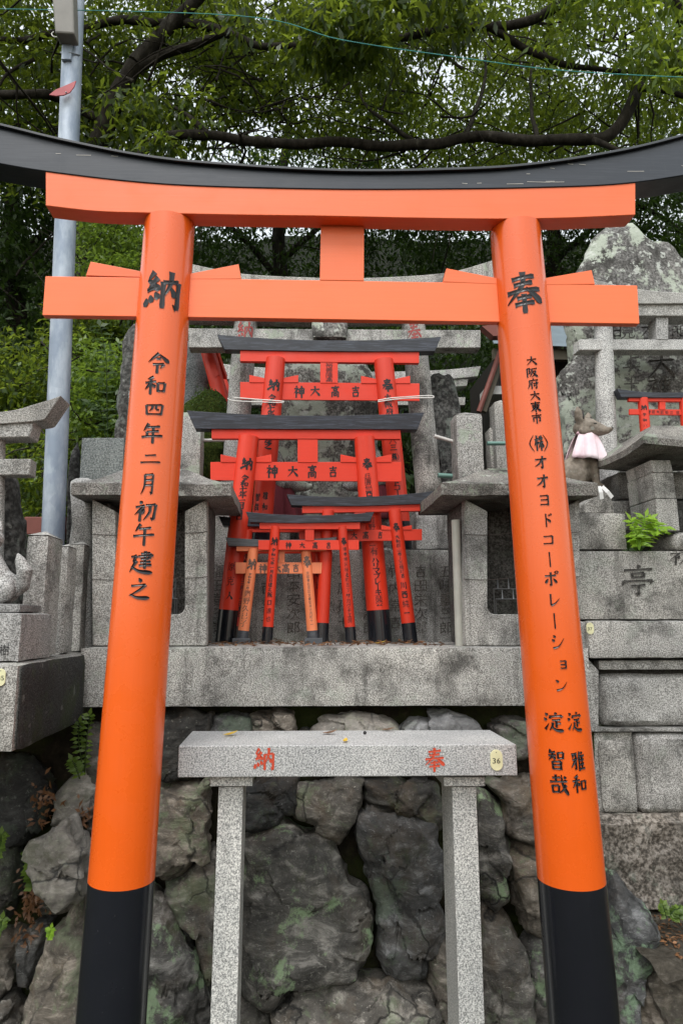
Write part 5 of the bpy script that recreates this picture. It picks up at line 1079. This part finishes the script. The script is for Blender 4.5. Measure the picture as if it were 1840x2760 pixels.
# ================================================================== LEAVES
rng = np.random.default_rng(11)
class Leaves:
    def __init__(s): s.v = []; s.t = []
    def put(s, pos, dirs, nor, L, Wd, t):
        """arrays n x 3"""
        sdir = np.cross(dirs, nor); sdir /= np.linalg.norm(sdir, axis=1)[:, None] + 1e-9; nn = np.cross(sdir, dirs)
        L = L[:, None]; Wd = Wd[:, None]
        a = pos; b = pos + dirs * L * .45 + sdir * Wd * .5 + nn * L * .05; c = pos + dirs * L - nn * L * .12; d = pos + dirs * L * .45 - sdir * Wd * .5 + nn * L * .05
        s.v.append(np.stack([a, b, c, d], 1).reshape(-1, 3)); s.t.append(t)
    def clump(s, c, r, n, L, W_, droop=.5, tb=.5, flat=.6):
        c = np.array(c); p = rng.normal(size=(n, 3)); p /= np.linalg.norm(p, axis=1)[:, None]; p *= (rng.random((n, 1)) ** .45) * r; p[:, 2] *= flat
        d = rng.normal(size=(n, 3)) * .75 + p / r * .6; d[:, 2] -= droop; d /= np.linalg.norm(d, axis=1)[:, None]
        nor = rng.normal(size=(n, 3)) * .55; nor[:, 2] += 1
        l = L * rng.uniform(.6, 1.25, n); s.put(c + p, d, nor, l, W_ * rng.uniform(.75, 1.2, n), np.clip(rng.normal(tb, .25, n), 0, 1))
    def build(s, name, mat, parent=None):
        v = np.concatenate(s.v); t = np.concatenate(s.t); n = len(t)
        L = np.array(WLOC[parent.name]) if parent else np.zeros(3)
        me = bpy.data.meshes.new(name); me.vertices.add(n * 4); me.vertices.foreach_set('co', (v - L).astype(np.float32).ravel())
        me.loops.add(n * 4); me.loops.foreach_set('vertex_index', np.arange(n * 4, dtype=np.int32))
        me.polygons.add(n); me.polygons.foreach_set('loop_start', np.arange(0, n * 4, 4, dtype=np.int32)); 
        me.update(calc_edges=True)
        a = me.attributes.new('tint', 'FLOAT', 'FACE'); a.data.foreach_set('value', t.astype(np.float32))
        me.materials.append(mat); o = bpy.data.objects.new(name, me); COL.objects.link(o)
        if parent: o.parent = parent
        return o
def ell_clumps(lv, spec, n, r, nl, L, Wd, droop=.5, tb=.5, flat=.6):
    """clumps in a slanted ellipsoid given by photo ellipse and depth range"""
    cx, cy, rx, ry, y0, y1 = spec
    for _ in range(n):
        while True:
            u, v = rng.uniform(-1, 1, 2)
            if u * u + v * v < 1: break
        Y = rng.uniform(y0, y1); p = W(cx + u * rx, cy + v * ry, Y)
        if -250 < cy < 450 and L > .08 and noise.noise((p - EYE).normalized() * 19 + Vector((3.1, 0, 1))) > .25 + .14 * rng.random(): continue
        lv.clump(p, r * rng.uniform(.6, 1.3), int(nl * rng.uniform(.6, 1.4)), L, Wd, droop, float(np.clip(tb + rng.normal(0, .26), 0, 1)), flat)
def limbs(mb, paths):
    for pts, r0, r1 in paths:
        Pt = smooth_path([W(*p) for p in pts], 6); n_ = len(Pt)
        Pt = [p + noise.noise_vector(p * 2.5) * .03 for p in Pt]
        mb.tube(Pt, [lerp(r0, r1, i / (n_ - 1)) for i in range(n_)], 12, .18)
def twigs(mb, spec, n, r=.012, ln=1.2):
    cx, cy, rx, ry, y0, y1 = spec
    for _ in range(n):
        p = W(cx + rng.uniform(-1, 1) * rx, cy + rng.uniform(-1, 1) * ry, rng.uniform(y0, y1)); d = Vector((rng.normal(), rng.normal() * .6, rng.normal() * .7 + .15)).normalized(); pts = [p]
        for k in range(7):
            d = (d + Vector(rng.normal(size=3)) * .17).normalized(); pts.append(pts[-1] + d * ln / 7)
        mb.tube(pts, [lerp(r * rng.uniform(.6, 1.6), .003, k / 7) for k in range(8)], 6)
def tree(label, foot, trunk_paths, crown, mat, tw=(), cat='tree', group='trees around the shrine', name='tree'):
    t = thing(name, label, cat, foot, group)
    mb = MB(); limbs(mb, trunk_paths)
    for s_, n_, r_, l_ in tw: twigs(mb, s_, n_, r_, l_)
    mb.build('trunk', M['bark'], t, 60, fix=False)
    lv = Leaves()
    for a in crown: ell_clumps(lv, *a)
    lv.build('crown', M[mat], t)
    return t
def gp(px, Y): z = hill(W(px, 1300, Y).x, Y); p = W(px, 1300, Y); return Vector((p.x, Y, z))
def foot_path(px, Y, py):  # trunk from ground to photo point
    return [(px, 1420, Y), (px + 4, (1420 + py) / 2, Y), (px, py, Y)]
# right zelkova: the long dark limb across the picture
tree('large spreading tree whose long dark limb crosses above the gate', gp(2060, 6.2),
     [([(2060, 1500, 6.2), (2040, 900, 6.2), (1990, 450, 6.2), (1900, 230, 6.1), (1824, 147, 6.0)], .22, .13),
      ([(1824, 147, 6.0), (1742, 194, 5.9), (1712, 235, 5.9), (1689, 305, 5.8), (1648, 358, 5.8), (1595, 376, 5.8), (1448, 376, 5.8), (1249, 370, 5.9), (1125, 393, 5.9), (920, 384, 5.9), (728, 382, 5.9), (558, 366, 5.9), (446, 368, 5.9), (382, 412, 5.9), (340, 480, 5.9)], .062, .042),
      ([(558, 366, 5.9), (525, 335, 5.9), (495, 300, 6.0), (430, 265, 6.1)], .04, .012), ([(1595, 376, 5.8), (1640, 398, 5.6), (1720, 430, 5.5)], .035, .015),
      ([(1960, 380, 6.1), (1900, 290, 5.9), (1840, 258, 5.7), (1720, 240, 5.6)], .04, .018),
      ([(1542, -10, 5.5), (1419, 59, 5.5), (1272, 76, 5.5), (1084, 94, 5.5), (980, 110, 5.5)], .05, .03), ([(1325, 76, 5.5), (1419, 135, 5.6), (1536, 176, 5.7), (1640, 185, 5.7), (1742, 194, 5.9)], .035, .018),
      ([(1990, 450, 6.2), (1800, -20, 5.9), (1542, -10, 5.5)], .09, .05), ([(1125, 393, 5.9), (1000, 300, 6.2), (960, 240, 6.4)], .025, .01), ([(1249, 370, 5.9), (1300, 250, 6.3), (1310, 150, 6.6)], .03, .012), ([(1448, 376, 5.8), (1430, 280, 6.2), (1434, 160, 6.5)], .025, .01)],
     [((1250, 130, 800, 260, 6.2, 9.5), 380, .42, 70, .095, .033, .5, .36), ((1740, 40, 260, 170, 5.0, 5.6), 50, .28, 60, .12, .038, .9, .85), ((950, 40, 330, 150, 4.9, 5.5), 55, .28, 60, .14, .040, 1.1, .12),
      ((1200, 240, 900, 230, 8.2, 11), 230, .5, 60, .13, .05, .5, .22), ((1500, 380, 500, 110, 6.5, 9), 70, .4, 45, .09, .032, .5, .5), ((1600, -700, 900, 520, 4.6, 8), 170, .7, 60, .2, .08, .4, .4)], 'leaf_mid',  # last group: unseen leaves added overhead to darken the background
     [((1200, 230, 700, 190, 5.9, 7.5), 120, .010, 1.3)])
# left tree with heavy boughs
tree('leafy tree with heavy forked boughs at the upper left', gp(230, 6.6),
     [([(232, 1450, 6.6), (225, 1000, 6.6), (222, 700, 6.6), (240, 480, 6.5), (290, 330, 6.3), (364, 170, 6.1)], .17, .085),
      ([(350, 190, 6.1), (400, 165, 6.1), (446, 141, 6.1), (530, 112, 6.0), (616, 94, 6.0), (728, 123, 6.0), (920, 111, 5.9), (1010, 90, 5.9)], .055, .025), ([(364, 170, 6.1), (430, 95, 6.1), (499, 29, 6.1), (560, -40, 6.1)], .085, .06),
      ([(616, 94, 6.0), (540, 66, 6.1), (435, 58, 6.2), (329, 53, 6.2), (223, 76, 6.3), (60, 110, 6.3), (-80, 110, 6.3)], .05, .03), ([(290, 330, 6.3), (160, 262, 6.2), (82, 258, 6.0), (-60, 264, 6.0)], .05, .04), ([(90, 160, 6.3), (20, 200, 6.2), (0, 230, 6.2)], .02, .012)],
     [((330, 110, 560, 240, 6.2, 8.8), 330, .42, 70, .105, .036, .6, .28), ((60, 320, 330, 200, 6.5, 9), 110, .4, 60, .105, .037, .6, .4), ((430, 330, 190, 130, 5.7, 6.6), 30, .3, 60, .115, .04, .9, .2), ((800, 150, 420, 200, 6.5, 9.5), 100, .4, 55, .11, .038, .5, .3), ((200, -700, 900, 520, 4.6, 8), 170, .7, 60, .2, .08, .4, .4)], 'leaf_mid',  # last group: leaves out of view, added to shade the slope behind
     [((300, 250, 420, 200, 5.7, 7.5), 80, .011, 1.4)])
# background trees (dark)
for px, Y, lab, sp in ((760, 10.5, 'dark evergreen tree filling the space behind the gate centre', ((800, 640, 420, 260, 9.5, 12), 300)), (1500, 10, 'dark evergreen tree behind the right orange pillar and monument', ((1480, 640, 420, 260, 9, 12), 280)),
                       (40, 8.5, 'dark leafy tree at the left edge behind the pole', ((40, 700, 260, 420, 7.5, 9.5), 320)), (1950, 9.5, 'dark leafy tree at the right edge behind the pointed monument', ((1930, 560, 320, 260, 8.5, 10.5), 150))):
    tree(lab, gp(px, Y), [([(px, 1350, Y), (px + 10, 950, Y), (px - 10, 600, Y), (px + 20, 330, Y)], .2, .06), ([(px, 700, Y), (px + 160, 560, Y + .3), (px + 260, 480, Y + .4)], .06, .02), ([(px, 760, Y), (px - 150, 600, Y), (px - 260, 540, Y)], .06, .02)],
         [(sp[0], sp[1], .48, 60, .12, .042, .5, .35)], 'leaf_dark', [(sp[0], 40, .014, 1.4)])
tree('dim tree behind the small red torii and stone torii', gp(900, 8.5), [([(905, 1400, 8.5), (900, 1100, 8.5), (890, 800, 8.5)], .13, .08)], [((900, 1020, 560, 260, 8, 10.5), 240, .45, 50, .11, .04, .5, .2)], 'leaf_dark')
# shrubs
for px, Y, lab, sp, mt, L_ in ((305, 6.0, 'yellow green bush above the left beam end', ((300, 660, 85, 110, 5.7, 6.3), 70, .22, 70, .055, .026, .3, .75), 'leaf_bright', 0),
                            (285, 5.2, 'bright green leafy shrub between pole and left orange pillar', ((285, 1080, 95, 150, 4.9, 5.5), 80, .18, 70, .06, .028, .4, .5), 'leaf_bright', 0),
                            (120, 5.4, 'dark green shrub beside the foot of the pole', ((120, 1270, 110, 150, 5.1, 5.8), 80, .2, 70, .06, .024, .4, .35), 'leaf_mid', 0),
                            (260, 5.6, 'fresh green shrub behind the pole at mid height', ((275, 880, 120, 110, 5.6, 6.2), 70, .24, 60, .07, .03, .4, .3), 'leaf_mid', 0),
                            (40, 5.8, 'shaded green shrub at the left edge below the boughs', ((30, 1050, 130, 150, 5.6, 6.4), 80, .24, 60, .07, .03, .4, .3), 'leaf_mid', 0)):
    Yc = (sp[0][4] + sp[0][5]) / 2
    tree(lab, gp(px, Yc), [([(px, 1450, Yc), (px + 5, sp[0][1] + 60, Yc), (px - 8, sp[0][1] - 40, Yc)], .03, .01)], [sp], mt, [(sp[0], 14, .006, .5)], 'shrub', 'shrubs behind the left shrine', 'shrub')
lv = Leaves()
n_ = 26000; hx = rng.uniform(-9, 10, n_); hy = 6.5 + 13 * rng.random(n_) ** 1.3; hz = np.array([hill(a, b) for a, b in zip(hx, hy)]) + rng.uniform(0, .9, n_)
d = rng.normal(size=(n_, 3)); d[:, 2] -= .5; d /= np.linalg.norm(d, axis=1)[:, None]; nr = rng.normal(size=(n_, 3)) * .6; nr[:, 2] += 1; nr[:, 1] -= .6
lv.put(np.stack([hx, hy, hz], 1), d, nr, rng.uniform(.12, .26, n_), rng.uniform(.05, .1, n_), np.clip(rng.normal(.3, .3, n_), 0, 1))
o = lv.build('undergrowth', M['leaf_dark']); o['kind'] = 'stuff'; o['label'] = 'dark leafy undergrowth covering the slope behind the shrine'; o['category'] = 'undergrowth'
# little plants
def plant(label, foot, stems, mat, L, Wd, name='leafy_plant', seed=1):
    t = thing(name, label, 'plant', foot); mb = MB(); lv = Leaves(); rg = np.random.default_rng(seed)
    for pts in stems:
        Pt = smooth_path(pts, 6); mb.tube(Pt, [lerp(.003, .0012, i / (len(Pt) - 1)) for i in range(len(Pt))], 6)
        for i in range(2, len(Pt)):
            for s_ in (-1, 1):
                d = (Pt[i] - Pt[i - 1]).normalized(); side = d.cross(Vector((0, -.6, 1))).normalized() * s_
                dd = (side * .9 + d * .5 + Vector((0, -.2, -.35)) + Vector(rg.normal(size=3)) * .15).normalized()
                lv.put(np.array([Pt[i]]), np.array([dd]), np.array([[rg.normal() * .3, -.8, .7]]), np.array([L * rg.uniform(.7, 1.1)]), np.array([Wd * rg.uniform(.8, 1.1)]), np.array([rg.uniform(.2, 1)]))
        lv.put(np.array([Pt[-1]]), np.array([(Pt[-1] - Pt[-3]).normalized()]), np.array([[0, -.8, .7]]), np.array([L]), np.array([Wd]), np.array([.7]))
    mb.build('stem', M[mat], t, fix=False); lv.build('foliage', M[mat], t)
q = lambda x, y, Y=2.95: W(x, y, Y)
plant('lime green leafy plant growing from the right block wall', q(1722, 1483), [[q(1722, 1483), q(1715, 1440), q(1700, 1405)], [q(1722, 1483), q(1730, 1425), q(1752, 1400)], [q(1722, 1480), q(1745, 1420), q(1790, 1420, 2.9)], [q(1720, 1480), q(1712, 1455), q(1712, 1445)], [q(1722, 1480), q(1728, 1430), q(1738, 1395)], [q(1722, 1480), q(1748, 1440), q(1775, 1432, 2.9)]], 'leaf_lime', .052, .019, seed=4)
plant('small green weeds on the earth ledge at lower right', q(1795, 2470, 2.8), [[q(1795, 2475, 2.8), q(1788, 2450, 2.8), q(1785, 2440, 2.8)], [q(1800, 2475, 2.8), q(1815, 2455, 2.8), q(1832, 2450, 2.8)], [q(1805, 2475, 2.8), q(1822, 2470, 2.8), q(1838, 2465, 2.8)]], 'leaf_bright', .026, .020, seed=6)
plant('dark green climbing leaves under the left end of the slab', q(225, 2060, 2.78), [[q(228, 2090, 2.78), q(232, 2010, 2.78), q(242, 1930, 2.78)], [q(225, 2080, 2.78), q(212, 2000, 2.78), q(215, 1950, 2.78)], [q(215, 2100, 2.76), q(205, 2070, 2.76), q(195, 2050, 2.76)]], 'leaf_mid', .034, .018, seed=8)
plant('yellow green weed left of the pale loose rock', q(85, 2420, 2.7), [[q(95, 2400, 2.7), q(84, 2350, 2.7), q(80, 2300, 2.7)]], 'leaf_bright', .04, .03, seed=9)
plant('bright weed leaves at the lower left picture edge', q(5, 2300, 2.6), [[q(-10, 2320, 2.6), q(2, 2275, 2.6), q(4, 2250, 2.6)], [q(-10, 2520, 2.6), q(2, 2500, 2.6), q(6, 2480, 2.6)]], 'leaf_bright', .03, .02, seed=10)
plant('small yellow weed on the lower left boulder', q(130, 2530, 2.62), [[q(128, 2535, 2.62), q(136, 2515, 2.62), q(138, 2505, 2.62)]], 'leaf_lime', .022, .014, seed=12)
# thin sapling in front of the dark shrub
plant('thin leggy sapling with few leaves left of left pillar', q(290, 1180, 3.7), [[q(290, 1180, 3.7), q(288, 1060, 3.7), q(285, 960, 3.7), q(270, 880, 3.7)], [q(284, 1178, 3.7), q(272, 1110, 3.7), q(240, 1085, 3.7)]], 'leaf_dark', .06, .03, seed=15)
# fallen leaves
def one_leaf(label, cx, cy, z, w_, mat, rot, seed):
    p = ZW(cx, cy, z); L = w_ * S(p); mb = MB(); vs = []; n_ = 8
    for i in range(n_ + 1):
        u = i / n_; hw = L * .22 * math.sin(math.pi * u) ** .8
        for s_ in (-1, 0, 1): vs.append(p + Vector((math.cos(rot) * (u - .5) * L - math.sin(rot) * s_ * hw, math.sin(rot) * (u - .5) * L + math.cos(rot) * s_ * hw, .004 + L * .5 * (u - .35) ** 2 + abs(s_) * L * .07 * math.sin(3 * u))))
    fs = [(i * 3 + k, i * 3 + k + 1, i * 3 + k + 4, i * 3 + k + 3) for i in range(n_) for k in (0, 1)]
    mb.add(vs, fs); o = mb.build('fallen_leaf', M[mat], None, 60, fix=False); tint(o); return tag(o, label, 'leaf', 'fallen leaves')
zs_ = W(900, 2009, YB).z
one_leaf('yellow curled leaf at the left on the granite shelf', 620, 1984, zs_, 44, 'leaf_yellow', .5, 1)
one_leaf('flat brown leaf mid way along the granite shelf', 888, 1980, zs_, 42, 'leaf_brown', .1, 2)
one_leaf('yellow upright leaf on the front edge of the granite shelf', 930, 2001, zs_, 30, 'leaf_yellow', 1.3, 3)
one_leaf('brown leaf at the rear edge of the granite shelf', 1045, 1971, zs_, 36, 'leaf_brown', -.2, 4)
p = ZW(983, 1980, zs_); tag(MB().ellipsoid(p + Vector((0, 0, .006)), (.0065, .0065, .006)).build('berry', M['berry'], None, 60), 'dark round berry lying on the granite shelf', 'berry')
one_leaf('yellow leaf on the altar slab before the thick red pillar', 1022, 1737, Z_SLAB, 40, 'leaf_yellow', .05, 5)
one_leaf('tan curled leaf on the altar slab at the right small torii', 1090, 1736, Z_SLAB, 46, 'leaf_brown', .05, 6)
lv = Leaves(); n_ = 260
x = rng.uniform(W(575, 1735, 3.3).x, W(1160, 1735, 3.3).x, n_); y = rng.uniform(2.9, 3.5, n_); pos = np.stack([x, y, np.full(n_, Z_SLAB + .006) + rng.uniform(0, .006, n_)], 1)
d = rng.normal(size=(n_, 3)); d[:, 2] *= .15; d /= np.linalg.norm(d, axis=1)[:, None]; nr = rng.normal(size=(n_, 3)) * .3; nr[:, 2] += 1
lv.put(pos, d, nr, rng.uniform(.02, .05, n_), rng.uniform(.008, .016, n_), rng.uniform(0, 1, n_))
o = lv.build('leaf_litter', M['leaf_brown']); o['kind'] = 'stuff'; o['label'] = 'dry brown leaf litter on the altar slab'; o['category'] = 'leaf litter'
lv = Leaves(); n_ = 700
x = rng.uniform(W(1745, 2540, 2.85).x, W(1745, 2540, 2.85).x + .5, n_); y = rng.uniform(2.52, 2.95, n_); pos = np.stack([x, y, np.array([ledge_z(a, b) + .006 for a, b in zip(x, y)])], 1)
d = rng.normal(size=(n_, 3)); d[:, 2] *= .2; d /= np.linalg.norm(d, axis=1)[:, None]; nr = rng.normal(size=(n_, 3)) * .3; nr[:, 2] += 1
lv.put(pos, d, nr, rng.uniform(.012, .034, n_), rng.uniform(.006, .014, n_), rng.uniform(0, .9, n_))
o = lv.build('leaf_litter', M['leaf_brown']); o['kind'] = 'stuff'; o['label'] = 'reddish brown leaf litter on the earth ledge at lower right'; o['category'] = 'leaf litter'
lv = Leaves()
for (cx, cy, rx, ry, n_) in ((85, 2430, 40, 70, 110), (120, 2170, 35, 60, 60), (222, 2200, 15, 40, 25), (70, 2540, 25, 60, 30)):
    for _ in range(n_):
        px, py = rng.normal(cx, rx * .5), rng.normal(cy, ry * .5); pos = np.array([W(px, py, 2.80 - .0001 * (py - 2000))]); d = rng.normal(size=(1, 3)); d /= np.linalg.norm(d); nr = np.array([[rng.normal() * .4, -1, .5]])
        lv.put(pos, d, nr, rng.uniform(.02, .042, 1), rng.uniform(.009, .015, 1), rng.uniform(0, .4, 1))
o = lv.build('leaf_litter', M['leaf_brown']); o['kind'] = 'stuff'; o['label'] = 'dark brown leaf litter caught between the left boulders'; o['category'] = 'leaf litter'
